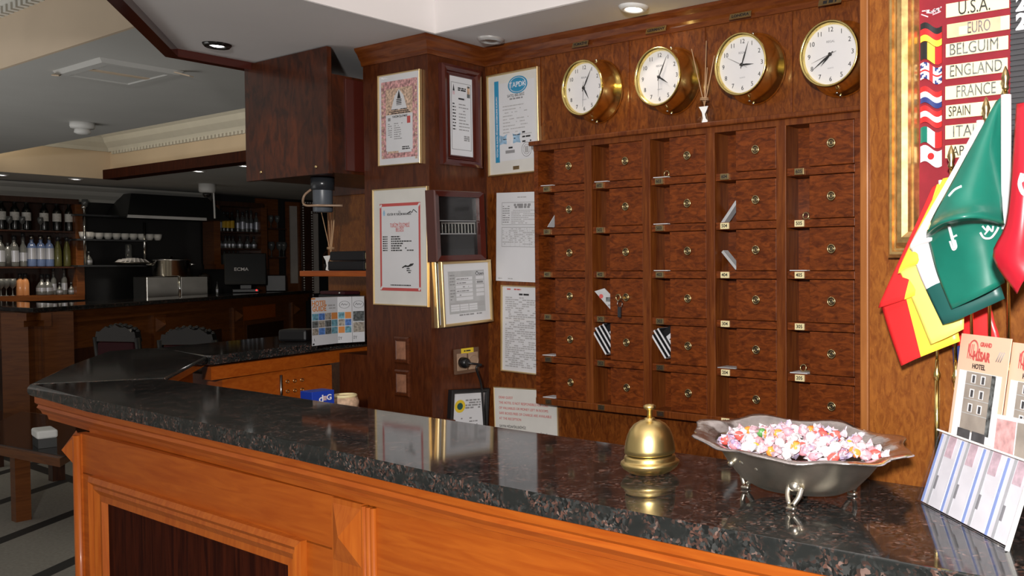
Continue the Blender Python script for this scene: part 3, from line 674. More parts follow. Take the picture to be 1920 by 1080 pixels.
# ------------------------------------------------------------------ clocks
OV = 1.0
def clock(X, Z, hm, mm, ss, label, r=0.0700):
    t = thing('wall_clock', label, 'clock', Matrix.Translation((X, YW-0.001, Z)) @ Matrix.Rotation(PI/2, 4, 'X'), 'four brass wall clocks')
    R = r*1.70; h = YW-YR
    B().lathe([(R*0.93, 0.0), (R*0.93, 0.006), (R*0.915, 0.010), (R*0.865, 0.017), (R*0.815, 0.029), (R*0.785, 0.046), (R*0.785, h-0.012), (R*0.80, h-0.004), (R*0.79, h+0.004), (R*0.765, h+0.006), (R*0.725, h+0.001), (R*0.705, h-0.010)], 64, None, cap1=False).done('bezel', M['brass'], t)
    d = B().lathe([(1e-6, h-0.0105), (R*0.715, h-0.0105)], 48, None, cap0=False, cap1=False).done('dial', M['dial'], t)
    b = B(); z = h-0.0102
    for n in range(1, 13):
        a = n*PI/6; text_into(b, str(n), r*math.sin(a), r*math.cos(a), z, r*0.27, M['ink'])
    text_into(b, 'REGAL', 0, r*0.52, z, r*0.13, M['inkg']); text_into(b, 'QUARTZ', 0, -r*0.55, z, r*0.07, M['inklight'])
    b.done('numerals', None, d)
    def hand(nm, ang, L, w, z, tail, m):
        b = B(Matrix.Rotation(-ang, 4, 'Z')); b.prism([(-w*0.4, -tail), (w*0.4, -tail), (w, L*0.35), (0, L), (-w, L*0.35)], z, z+0.0008); b.done(nm, m, t)
    hand('hour_hand', R_(hm), r*0.62, 0.0028, h-0.0085, 0.010, M['ink'])
    hand('minute_hand', R_(mm), r*1.02, 0.0024, h-0.0070, 0.012, M['ink'])
    hand('second_hand', R_(ss), r*0.90, 0.0007, h-0.0055, 0.022, M['inkg'])
    B().lathe([(0.005, h-0.009), (0.005, h-0.004), (0.002, h-0.003)], 14).done('hub', M['ink'], t)
    for sg in (1, -1): B(Matrix.Translation((0, sg*R*0.90, 0.013))).ball((0, 0, 0), 0.0045, None).done('screw', M['chrome'], t)
    b = B(Matrix.Translation((0, -R*0.86, 0.034))); b.ball((0, 0, 0), 0.0045, None); b.done('screw', M['chrome'], t)
    B().lathe([(1e-6, h-0.001), (R*0.72, h-0.001)], 32, None, cap0=False, cap1=False).done('glass', M['pane'], t)
    return t
CZ = 1.43
clock(-2.156, CZ+0.611, 150, 30, 183, 'round brass clock showing five past five, beside the blue striped certificate')
clock(-1.826, CZ+0.610, 122, 27, 182, 'round brass clock showing five past four, second from the left')
clock(-1.505, CZ+0.610, 93, 20, 297, 'round brass clock showing three minutes past three, right of the reed diffuser')
clock(-1.203, CZ+0.602, 225, 236, 252, 'round brass clock showing about twenty to eight, beside the wood wall edge')
for (u, v, w, tx, lab) in ((1088, 83, 0.075, 'TÜRKİYE', 'first'), (1230, 56, 0.085, 'GERMANY', 'second'), (1388, 29, 0.080, 'LONDRA', 'third'), (1556, 3, 0.075, '', 'fourth')):
    p = at(u, v, 'Y', YW-0.022); p.z = min(p.z, ZC-0.022)
    t = thing('name_plate', 'tiny brass name plate on the cornice above the %s clock' % lab, 'sign', Matrix.Translation((p.x, YW-0.0215, p.z)) @ Matrix.Rotation(R_(72), 4, 'X'))
    B().box(-w/2, w/2, -0.010, 0.010, -0.001, 0.0015).done('plate', M['oldbrass'], t)
    b = B()
    if tx: text_into(b, tx, 0, 0, 0.0018, 0.013, M['ink'], bold=0.0004, sx=1.2)
    else: dashes(b, -0.022, 0.022, 0, 0.010, 0.0016, M['ink'], 1, 1.5)
    b.done('lettering', None, t)

# ------------------------------------------------------------------ framed papers
def framed(px, ax, val, label, depth=0.018, fw_=0.008, fm='goldthin', pm='paper', name='picture_frame', cat='picture frame', pane=True, prof=None, group=None):
    """a frame hung on the wall plane; its outer corners are measured on its front face"""
    off = -depth if ax == 'Y' else depth
    mt, w, h = rect_on(px, ax, val+off)
    mt = mt @ Matrix.Translation((0, 0, -depth+0.001))
    t = thing(name, label, cat, mt)
    p = prof or [(0, 0), (0, depth*0.9), (fw_*0.25, depth), (fw_*0.75, depth*0.95), (fw_, depth*0.7), (fw_, depth*0.5)]
    if fm: B().frame(w, h, p, None).done('frame', M[fm], t)
    s = B().box(-w/2+fw_*0.97, w/2-fw_*0.97, -h/2+fw_*0.97, h/2-fw_*0.97, 0.0005, depth*0.55).done('sheet', M[pm], t)
    if pane:
        b = B(); b.f([b.v((x*(w/2-fw_*0.8), y*(h/2-fw_*0.8), depth*0.55+0.0022)) for x, y in ((-1, -1), (1, -1), (1, 1), (-1, 1))]); b.done('pane', M['pane'], t)
    return t, s, w, h, depth*0.55+0.0002
# licence with a red patterned border, pillar front, top
t, s, w, h, z = framed([(706, 142), (786, 129.5), (787, 305), (710, 313)], 'Y', YP, 'gold framed licence with a pink and orange patterned border, high on the pillar', 0.012, 0.004)
iw, ih = w*0.86, h*0.84
b = B(); y0 = -h/2+h*0.035
b.frame(iw, ih, [(0, z), (0, z+0.0003), (iw*0.13, z+0.0003), (iw*0.13, z)], M['inkpink'])
b.M = Matrix.Translation((0, -h*0.03, 0))
bb = b
for k in range(26):
    sx = -1 if k % 2 else 1; yy = -ih/2+ih*(k+0.5)/26
    bb.box(sx*iw/2-sx*0.002-0.012*(sx > 0), sx*iw/2-sx*0.002+0.012*(sx < 0), yy-0.004, yy+0.005, z+0.0003, z+0.0005, M['inkorange'])
bb.box(-iw*0.37, iw*0.37, ih*0.10, ih*0.46, z, z+0.0002, M['inkorange'])
bb.prism([(-iw*0.22, ih*0.16), (iw*0.22, ih*0.16), (iw*0.12, ih*0.34), (0, ih*0.42), (-iw*0.12, ih*0.34)], z+0.0002, z+0.0004, M['paper'])
bb.prism([(-iw*0.05, ih*0.30), (iw*0.05, ih*0.30), (0, ih*0.41)], z+0.0004, z+0.0006, M['ink'])
for k in range(4): bb.box(-iw*0.07, iw*0.07, ih*(0.28-0.022*k), ih*(0.293-0.022*k), z+0.0004, z+0.0006, M['ink'] if k < 3 else M['inkg'])
for k in range(3): dashes(bb, -iw*0.22-0.01*k, iw*0.22+0.01*k, ih*(0.16-0.024*k), 0.0035, z+0.0004, M['ink'])
bb.box(-iw*0.34, iw*0.34, -ih*0.40, ih*0.085, z+0.0002, z+0.0004, M['paper'])
text_into(bb, 'TURİZM İŞLETMESİ', iw*0.02, ih*0.068, z+0.0005, 0.010, M['ink'], bold=0.0002)
bb.box(-iw*0.31, -iw*0.24, ih*0.02, ih*0.06, z+0.0004, z+0.0006, M['inkg']); bb.box(iw*0.22, iw*0.31, -ih*0.03, ih*0.06, z+0.0004, z+0.0006, M['inkred'])
for k in range(8):
    dashes(bb, -iw*0.31, -iw*0.20, -ih*(0.02+0.028*k), 0.003, z+0.0004, M['inkg'], 0.8); dashes(bb, -iw*0.14, iw*(0.05+0.1*rnd.random()), -ih*(0.02+0.028*k), 0.003, z+0.0004, M['inkg'], 0.8)
for k in range(2): dashes(bb, iw*0.08, iw*0.30, -ih*(0.33+0.025*k), 0.004, z+0.0004, M['ink'])
bb.box(-iw*0.32, -iw*0.02, -ih*0.40, -ih*0.375, z+0.0004, z+0.0006, M['inkorange'])
bb.done('print', None, t)
# tourism licence with a plain red border
t, s, w, h, z = framed([(697, 356), (800, 348), (802, 576.5), (700, 571)], 'Y', YP, 'large gold framed certificate with a red rectangular border, halfway up the pillar', 0.011, 0.005, pm='paperw')
b = B(Matrix.Translation((-w*0.0, h*0.0, 0)))
bw, bh = w*0.74, h*0.745
b.box(-bw/2, bw/2, -bh/2, bh/2, z, z+0.0003, M['paper'])
b.frame(bw, bh, [(0, z+0.0002), (0, z+0.0006), (bw*0.042, z+0.0006), (bw*0.042, z+0.0002)], M['inkred'])
for k in (-1, 1): b.box(-bw/2, bw/2, k*bh/2-0.011*(k > 0), k*bh/2+0.011*(k < 0), z+0.0005, z+0.0008, M['inkred'])
for cx in (-1, 1):
    for cy in (-1, 1):
        o2 = b.M; b.M = o2 @ Matrix.Translation((cx*(bw/2-0.007), cy*(bh/2-0.009), 0)) @ Matrix.Rotation(PI/4, 4, 'Z'); b.box(-0.007, 0.007, -0.004, 0.004, z+0.0008, z+0.0011, M['paper']); b.M = o2
b.lathe([(0.010, z+0.0004), (0.010, z+0.0006)], 12, M['inkpale']) if False else None
text_into(b, 'T.C.', 0, bh*0.40, z+0.0007, 0.009, M['ink']); text_into(b, 'KÜLTÜR VE TURİZM BAKANLIĞI', -0.004, bh*0.372, z+0.0007, 0.0115, M['ink'], bold=0.0001, sx=0.85)
b.prism([(-bw*0.41, bh*0.36), (-bw*0.37, bh*0.36), (-bw*0.36, bh*0.395), (-bw*0.39, bh*0.43), (-bw*0.42, bh*0.395)], z+0.0005, z+0.0007, M['inkpale'])
text_into(b, 'TURİZM İŞLETMESİ', 0, bh*0.245, z+0.0007, 0.021, M['inkred'], sx=0.62); text_into(b, 'BELGESİ', 0, bh*0.195, z+0.0007, 0.021, M['inkred'], sx=0.62)
for k, l2 in enumerate((0.22, 0.24, 0.50, 0.30, 0.26, 0.38, 0.55)):
    y = bh*(0.118-0.026*k); dashes(b, -bw*0.43, -bw*0.31, y, 0.0045, z+0.0004, M['ink'], 0.95, 3); dashes(b, -bw*0.22, -bw*0.22+bw*l2, y, 0.0045, z+0.0004, M['ink'], 0.95, 4)
b.tube([(bw*0.06, -bh*0.235, z+0.0008), (bw*0.14, -bh*0.21, z+0.0008), (bw*0.20, -bh*0.225, z+0.0008), (bw*0.26, -bh*0.195, z+0.0008), (bw*0.33, -bh*0.19, z+0.0008)], 0.0022, M['ink'], 5)
b.tube([(bw*0.12, -bh*0.22, z+0.0008), (bw*0.24, -bh*0.215, z+0.0008), (bw*0.31, -bh*0.20, z+0.0008)], 0.0025, M['ink'], 5)
b.tube([(bw*0.20, bh*0.38, z+0.0008), (bw*0.27, bh*0.40, z+0.0008), (bw*0.30, bh*0.385, z+0.0008), (bw*0.34, bh*0.42, z+0.0008), (bw*0.42, bh*0.385, z+0.0008)], 0.0015, M['ink'], 5)
for k in range(3): dashes(b, bw*0.16, bw*0.27, -bh*(0.245+0.022*k), 0.004, z+0.0004, M['ink'])
dashes(b, -bw*0.24, bw*0.26, -bh*0.435, 0.004, z+0.0004, M['ink'], 0.95); b.done('print', None, t)
# dark wood framed licence on the pillar's side, top
WP = [(0, 0), (0, 0.020), (0.010, 0.024), (0.020, 0.022), (0.026, 0.012), (0.030, 0.010), (0.034, 0.016), (0.038, 0.014), (0.040, 0.008)]
t, s, w, h, z = framed([(829, 113), (905, 137), (904, 312), (831, 311)], 'X', XP, 'white certificate with a small portrait in a dark wooden frame, pillar side', 0.022, 0.040, 'mahog', prof=WP)
b = B(); iw, ih = w-0.09, h-0.09
b.frame(iw, ih-0.03, [(0, z), (0, z+0.0003), (0.0018, z+0.0003), (0.0018, z)], M['inkg'])
b.prism([(-iw*0.42, ih*0.33), (-iw*0.33, ih*0.33), (-iw*0.375, ih*0.42)], z, z+0.0004, M['ink']); b.box(-iw*0.43, -iw*0.32, ih*0.28, ih*0.325, z, z+0.0004, M['leafrose'])
b.box(iw*0.30, iw*0.45, ih*0.265, ih*0.315, z, z+0.0004, M['photodark']); b.box(iw*0.31, iw*0.44, ih*0.315, ih*0.42, z, z+0.0004, M['wicker'])
b.box(iw*0.32, iw*0.43, ih*0.395, ih*0.42, z+0.0004, z+0.0006, M['photodark'])
for k in range(2): dashes(b, -iw*0.16, iw*0.24, ih*(0.375-0.025*k), 0.005, z, M['ink'])
dashes(b, -iw*0.14, iw*0.20, ih*0.235, 0.006, z, M['ink'], 1)
for k in range(9):
    y = ih*(0.16-0.042*k); dashes(b, -iw*0.44, -iw*0.28, y, 0.0045, z, M['ink'], 0.9, 3); dashes(b, -iw*0.13, iw*rnd.uniform(0.1, 0.45), y, 0.0035, z, M['inkg'], 0.9)
for k in range(3): dashes(b, iw*0.12, iw*0.40, -ih*(0.26+0.025*k), 0.005, z, M['inkg'])
b.done('print', None, t)
# dark glazed relief picture in a lacquered frame
t, s, w, h, z = framed([(815, 355), (911, 361), (909, 487), (817, 492)], 'X', XP, 'glossy dark red frame with a black pane and silver columns, pillar side', 0.05, 0.022, 'mahog', 'blackgloss', pane=True,
    prof=[(0, 0), (0, 0.048), (0.004, 0.052), (0.010, 0.050), (0.022, 0.046), (0.022, 0.026)])
b = B(); iw = w*0.74; z += 0.004
b.box(-iw*0.46, iw*0.46, 0.008, 0.014, z, z+0.003, M['steel'])
for k in range(11):
    x = -iw*0.44+iw*0.88*k/10; b.box(x-0.0022, x+0.0022, -0.026, 0.008, z, z+0.003, M['steel'])
b.box(-iw*0.48, iw*0.48, -0.030, -0.026, z, z+0.002, M['inkg']); b.box(-iw*0.49, iw*0.49, 0.018, 0.021, z, z+0.002, M['inkg'])
b.done('relief', None, t)
# gold frame standing off the wall, in front of a second one
t, s, w, h, z = framed([(829, 490), (923, 487), (924, 602), (831, 615)], 'X', XP+0.03, 'gold framed grey printed form hanging at the front of two frames on the pillar side', 0.018, 0.010)
b = B(); iw, ih = w*0.72, h*0.66
b.box(-iw/2, iw/2, -ih*0.48, ih*0.52, z, z+0.0003, M['greyprint']); z += 0.0003
for k in range(6): b.box(-iw*0.30, iw*0.16, ih*(0.30-0.095*k), ih*(0.375-0.095*k), z, z+0.0003, M['paper'])
for k in range(6): b.box(iw*0.26, iw*0.48, ih*(0.40-0.10*k), ih*(0.475-0.10*k), z, z+0.0003, M['paper'])
b.box(-iw*0.48, iw*0.48, -ih*0.34, -ih*0.22, z, z+0.0002, M['inklight'])
for k in range(3):
    for q in range(3): b.box(-iw*0.46+iw*0.25*q, -iw*0.23+iw*0.25*q, -ih*(0.31+0.055*k), -ih*(0.265+0.055*k), z+0.0002, z+0.0004, M['paper'])
text_into(b, 'Özen', iw*0.37, ih*0.437, z+0.0004, 0.017, M['ink'], bold=0.0003); b.box(iw*0.28, iw*0.46, ih*0.21, ih*0.26, z+0.0004, z+0.0006, M['inkg'])
for k in range(9): dashes(b, -iw*0.46, -iw*0.33, ih*(0.42-0.07*k), 0.004, z, M['inkg'])
for k in range(5): dashes(b, -iw*0.28, iw*0.05, ih*(0.33-0.095*k), 0.004, z+0.0003, M['inkg'], 0.5)
dashes(b, -iw*0.4, iw*0.42, -ih*0.52, 0.005, z-0.0003, M['inkg']); b.done('print', None, t)
t, s, w, h, z = framed([(816, 489), (912, 486), (912, 604), (821, 616)], 'X', XP, 'gold frame hidden behind the framed grey form, only its left edge showing', 0.022, 0.010)
# black framed certificate low on the pillar side
t, s, w, h, z = framed([(845, 734.5), (917, 725), (916, 833), (845, 836)], 'X', XP, 'small certificate with a yellow emblem in a black frame behind the counter', 0.022, 0.016, 'black', 'leaflet')
b = B(); b.box(-w*0.39, w*0.39, -h*0.40, h*0.40, z, z+0.0003, M['paper'])
b.M = Matrix.Translation((-w*0.24, h*0.20, 0)); b.lathe([(0.024, z+0.0003), (0.024, z+0.0006)], 20, M['yellow']); b.lathe([(0.013, z+0.0006), (0.013, z+0.0008)], 14, M['fdgreen']); b.M = Matrix()
for k in range(4): dashes(b, -w*0.10, w*0.30, h*(0.30-0.045*k), 0.006, z+0.0003, M['inkg'])
for k in range(4): dashes(b, -w*0.32, -w*0.16, -h*(0.02+0.06*k), 0.005, z+0.0003, M['inkg']); dashes(b, w*0.02, w*0.24, -h*(0.02+0.06*k), 0.005, z+0.0003, M['inkg'])
b.done('print', None, t)
# papers on the clock wall, left of the key rack
t, s, w, h, z = framed([(911, 142), (1007, 124.5), (1011, 321), (915, 332)], 'Y', YW, 'gold framed certificate with a blue side stripe and blue oval logo, beside the first clock', 0.016, 0.006, pm='paperw')
b = B(); b.box(-w*0.38, w*0.42, -h*0.36, h*0.40, z, z+0.0002, M['paper']); z += 0.0002
b.box(-w*0.36, -w*0.275, -h*0.37, h*0.43, z, z+0.0003, M['inkblue'])
text_into(b, 'TÜTÜN VE ALKOL PİYASASI DÜZENLEME KURUMU', -w*0.3175, -h*0.02, z+0.0004, 0.010, M['paper'], rot=PI/2, bold=0.0003)
b.M = Matrix.Translation((w*0.10, h*0.365, 0)) @ Matrix.Diagonal((1, 0.62, 1, 1)); b.lathe([(0.052, z), (0.052, z+0.0003)], 32, M['inkblue']); b.lathe([(0.045, z+0.0003), (0.045, z+0.0005)], 32, M['paper']); b.lathe([(0.042, z+0.0005), (0.042, z+0.0007)], 32, M['inkblue']); b.M = Matrix()
text_into(b, 'TAPDK', w*0.10, h*0.365, z+0.0009, 0.028, M['fwhite'])
text_into(b, 'SATIŞ BELGESİ', w*0.06, h*0.265, z+0.0003, 0.014, M['ink']); dashes(b, -w*0.06, w*0.20, h*0.235, 0.006, z, M['inkg'], 1)
for k in range(11): dashes(b, -w*0.20, w*rnd.uniform(0.0, 0.36), h*(0.17-0.032*k), 0.0035, z, M['inklight'], 0.8)
for sx, q in ((-0.20, -0.1), (0.06, 0.1)): b.prism([(w*sx-0.022, -h*0.10), (w*sx, -h*0.12), (w*sx+0.022, -h*0.10), (w*sx+0.016, -h*0.15), (w*sx+0.022, -h*0.20), (w*sx, -h*0.19), (w*sx-0.022, -h*0.20), (w*sx-0.016, -h*0.15)], z, z+0.0003, M['inkpale'])
b.box(-w*0.13, -w*0.01, -h*0.21, -h*0.11, z+0.0003, z+0.0005, M['leaflet'])
b.box(-w*0.10, -w*0.02, -h*0.245, -h*0.228, z, z+0.0003, M['ink']); b.box(-w*0.16, w*0.02, -h*0.29, -h*0.26, z, z+0.0003, M['inkg'])
for k in range(3): dashes(b, w*0.17, w*0.34, -h*(0.10+0.045*k), 0.006, z, M['ink'])
b.M = Matrix.Translation((w*0.25, -h*0.27, z)); b.torus(0.026, 0.0012, M['inkg'], 0, 28, 5); b.torus(0.018, 0.001, M['inkg'], 0, 24, 5); b.box(-0.010, 0.010, -0.012, 0.012, -0.0002, 0.0003, M['inklight']); b.M = Matrix()
b.box(-w*0.02, w*0.10, -h*0.455, -h*0.42, z-0.0002, z+0.0003, M['oldbrass']); b.done('print', None, t)
t, s, w, h, z = framed([(929, 361), (1010, 358), (1012, 531), (930, 527)], 'Y', YW, 'unframed white printed sheet with a table, pinned above the gold framed list', 0.004, 0.002, None, name='notice', cat='notice', pane=False)
b = B()
b.frame(w*0.80, h*0.28, [(0, z), (0, z+0.0003), (0.001, z+0.0003), (0.001, z)], M['inkg']) if False else None
b.M = Matrix.Translation((w*0.06, h*0.26, 0)); b.frame(w*0.84, h*0.25, [(0, z), (0, z+0.0003), (0.0015, z+0.0003), (0.0015, z)], M['inkg'])
dashes(b, -w*0.14, w*0.24, h*0.095, 0.009, z, M['inkg'], 1); dashes(b, -w*0.12, w*0.22, h*0.070, 0.008, z, M['inkg'], 1)
for k in range(8): dashes(b, -w*0.40, -w*0.24, h*(0.08-0.025*k), 0.0035, z, M['inkg'], 0.9); dashes(b, -w*0.20, w*rnd.uniform(0.1, 0.4), h*(0.035-0.02*k), 0.003, z, M['inklight'], 0.9)
b.M = Matrix.Translation((w*0.06, 0.0, 0)); b.frame(w*0.84, h*0.22, [(0, z), (0, z+0.0003), (0.0015, z+0.0003), (0.0015, z)], M['inkg'])
for k in range(10): b.box(-w*0.42, w*0.42, h*(0.10-0.021*k), h*(0.1015-0.021*k), z, z+0.0003, M['inklight'])
for k in range(6): b.box(w*(-0.22+0.11*k), w*(-0.218+0.11*k), -h*0.11, h*0.11, z, z+0.0003, M['inklight'])
for k in range(9): dashes(b, -w*0.40, w*0.40, h*(0.09-0.021*k), 0.003, z, M['inklight'], 0.6)
b.M = Matrix(); dashes(b, w*0.0, w*0.2, h*0.44, 0.004, z, M['inklight']); dashes(b, -w*0.44, -w*0.1, -h*0.465, 0.004, z, M['inklight']); b.done('print', None, t)
t, s, w, h, z = framed([(936, 533), (1011, 538.5), (1013, 703), (941, 697)], 'Y', YW, 'gold framed sheet of dense grey print, low on the wall beside the key rack', 0.014, 0.005)
b = B(); dashes(b, -w*0.36, w*0.0, h*0.455, 0.005, z, M['inkred']); dashes(b, -w*0.05, w*0.2, h*0.40, 0.007, z, M['ink'])
for k in range(34):
    y = h*(0.36-0.024*k)
    dashes(b, -w*0.40, w*(0.42 if k % 5 else 0.1), y, 0.0045, z, M['inklight'], 0.75)
b.done('print', None, t)
t, s, w, h, z = framed([(926, 722), (1046, 735), (1046, 850), (927, 842)], 'Y', YW, 'white notice for guests in red and black lettering under the key rack', 0.006, 0.004, 'goldthin', 'paperw', name='notice', cat='notice', pane=False)
b = B(); q = ('DEAR GUEST', 'THE HOTEL IS NOT RESPONSIBLE FOR LOSS', 'OF VALUABLES OR MONEY LEFT IN ROOMS', 'SAFE BOXES FREE OF CHARGE ARE AVAILABLE', 'AT THE RECEPTION')
for k, sx in enumerate(q): text_into(b, sx, -w*0.42, h*(0.33-0.085*k), z, 0.0135, M['inkred'], 'LEFT')
q = ('SAYIN MİSAFİRLERİMİZ', 'ODALARDA BIRAKILAN PARA VE DEĞERLİ', 'EŞYALARDAN OTELİMİZ SORUMLU DEĞİLDİR', 'KASALAR ÜCRETSİZ OLARAK RESEPSİYONDA', 'HİZMETİNİZDEDİR')
for k, sx in enumerate(q): text_into(b, sx, -w*0.42, -h*(0.135+0.08*k), z, 0.0135, M['ink'], 'LEFT')
b.done('print', None, t)

# ------------------------------------------------------------------ switches and socket on the pillar
for (u, v, lab) in ((752, 657, 'copper centred square wall switch on the pillar, upper of two'), (753, 719, 'copper centred square wall switch on the pillar, lower of two')):
    p = at(u, v, 'Y', YP-0.008)
    t = thing('light_switch', lab, 'light switch', Matrix.Translation((p.x, YP, p.z)) @ Matrix.Rotation(PI/2, 4, 'X'), 'switches on the pillar')
    B().frame(0.088, 0.100, [(0, 0), (0, 0.006), (0.006, 0.010), (0.014, 0.010), (0.017, 0.006)]).done('frame', M['pillar'], t)
    B().box(-0.030, 0.030, -0.034, 0.034, 0.001, 0.008, None, 0.002).done('rocker', M['copper'], t)
mt, w, h = rect_on([(853, 656), (899, 649.5), (900, 697), (854, 703)], 'X', XP+0.012)
mt.translation.x = XP
t = thing('wall_socket', 'brown double wall socket with a yellow sticker on the pillar side', 'socket', mt)
B().box(-w/2, w/2, -h/2, h/2, 0, 0.011, None, 0.003).done('plate', M['brownplas'], t)
for sx in (-1, 1):
    b = B(Matrix.Translation((sx*w*0.23, -0.002, 0))); b.box(-w*0.20, w*0.20, -h*0.34, h*0.34, 0.010, 0.014, None, 0.002); f = b.done('outlet', M['beigeplas'], t)
    b = B(Matrix.Translation((sx*w*0.23, -0.002, 0.0135))); b.torus(0.021, 0.0025, None, 0, 24, 6); b.done('rim', M['beigeplas'], f)
b = B(Matrix.Translation((0, h*0.40, 0.0115))); b.box(-0.028, 0.028, -0.010, 0.010, 0, 0.001, M['yellow']); dashes(b, -0.016, 0.014, 0, 0.005, 0.001, M['ink'], 1); b.done('sticker', None, t)
mp = mt @ Matrix.Translation((-w*0.23, -0.004, 0.014))
t = thing('power_plug', 'black plug with a cord hanging down, pushed into the brown socket', 'plug', mp)
B().lathe([(0.020, 0.0), (0.020, 0.018), (0.015, 0.026), (0.010, 0.030)], 20).done('plug_body', M['black'], t)
ci = mp.inverted()
cp = [Vector((0, 0, 0.024)), Vector((0.018, -0.004, 0.040)), Vector((0.05, -0.012, 0.045))]
for (u, v) in ((893, 690), (902, 720), (905, 755), (908, 800), (910, 840)): cp.append(ci @ at(u, v, 'X', XP+0.055))
def smooth(p, n=6):
    o = []; p = [Vector(q) for q in p]
    for i in range(len(p)-1):
        a, b_, c, d = p[max(i-1, 0)], p[i], p[i+1], p[min(i+2, len(p)-1)]
        for k in range(n):
            s_ = k/n; o.append(0.5*((2*b_)+(c-a)*s_+(2*a-5*b_+4*c-d)*s_*s_+(3*b_-a-3*c+d)*s_**3))
    return o+[p[-1]]
B().tube(smooth(cp), 0.0038).done('cord', M['black'], t)

# ------------------------------------------------------------------ hanging cupboard, shelf and things on the return
t = thing('wall_cupboard', 'dark brown cupboard hanging from the ceiling left of the pillar', 'cupboard', Matrix.Translation((-3.45, 2.15, 1.79)))
def lo(b): b.M = Matrix.Translation(-t.location); return b
pa, pb = at(472, 126, 'Y', 1.93), at(613, 318, 'Y', 1.93)
xr = at(613.5, 200, 'Y', 1.93).x
lo(B()).box(-3.745, xr, 1.93, 1.95, 1.785, ZC-0.004, None, 0.002).done('front_board', M['cab'], t)
lo(B()).box(-3.72, xr-0.004, 1.95, 2.44, 1.79, 2.16).done('case', M['cab'], t)
lo(B()).box(xr-0.006, xr+0.006, 2.00, 2.33, 1.80, 2.15, None, 0.002).done('side_panel', M['mahog'], t, label='glossy red brown side panel')
b = lo(B()); b.lathe([(1e-6, 0), (0.001, 0)], 6) if False else None
b.M = b.M @ Matrix.Translation((xr+0.006, 2.31, 2.06)) @ Matrix.Rotation(PI/2, 4, 'Y'); b.lathe([(0.006, 0), (0.007, 0.012), (0.012, 0.018), (0.010, 0.024), (1e-6, 0.026)], 12); b.done('knob', M['brass'], t)
for (u, v) in ((593, 313), (490, 323)):
    p = at(u, v, 'Y', 1.93); b = lo(B()); b.M = b.M @ Matrix.Translation(p); b.ball((0, 0, 0), 0.006, None); b.done('screw', M['oldbrass'], t)
# pipe below the cupboard
px_ = at(605, 350, 'Y', 2.03); pb_ = at(605, 398, 'Y', 2.03)
t = thing('pipe', 'short blue grey enamelled pipe under the hanging cupboard', 'pipe', Matrix.Translation((px_.x, 2.03, pb_.z)))
hh = 1.79-pb_.z
b = B(); b.lathe([(1e-6, 0), (0.033, 0.0), (0.036, 0.004), (0.036, hh*0.62)], 24, None, cap0=False, cap1=False); b.done('tube', M['pipe'], t)
B().lathe([(0.036, hh*0.62), (0.043, hh*0.63), (0.043, hh*0.999)], 24).done('collar', M['charcoal'], t)
B().tube(smooth([(-0.045, -0.02, hh*0.66), (-0.075, -0.03, hh*0.5), (-0.07, -0.04, hh*0.3), (-0.03, -0.05, hh*0.18), (0.05, -0.05, hh*0.16), (0.10, 0.02, hh*0.17)]), 0.0045).done('cable', M['beigeplas'], t)
# shelf
p0, p1 = at(561, 513, 'Y', 2.12), at(697, 516, 'Y', 2.12)
zsf = p0.z+0.012
t = thing('wall_shelf', 'reddish wooden shelf projecting left of the pillar', 'shelf', Matrix.Translation((p0.x, 2.12, zsf-0.024)))
B().box(0, -3.14-p0.x, 0, 0.318, 0, 0.024, None, 0.004).done('board', M['counter'], t)
def at_z(u, v, z): return at(u, v, 'Z', z)
for k, (lab, dz) in enumerate((('closed black book under another on the wooden shelf', 0.0), ('closed black book on top of another on the wooden shelf', 0.041))):
    xa = at(616+4*k, 490, 'Y', 2.17).x
    t = thing('book', lab, 'book', Matrix.Translation((xa, 2.17, zsf+dz+0.0006)), 'black books on the shelf')
    L = at(683, 490, 'Y', 2.17).x-xa
    b = B(); b.box(0, L, 0, 0.17, 0, 0.007, None, 0.002); b.box(0, L, 0, 0.17, 0.032, 0.039, None, 0.002); b.box(0, 0.010, 0, 0.17, 0.004, 0.035); b.box(0, L, -0.004, 0.006, 0.002, 0.037, None, 0.003); b.done('cover', M['blackmatte'], t)
    B().box(0.011, L+0.05, 0.008, 0.162, 0.0075, 0.0315).done('pages', M['plate'], t, label='cream page block')
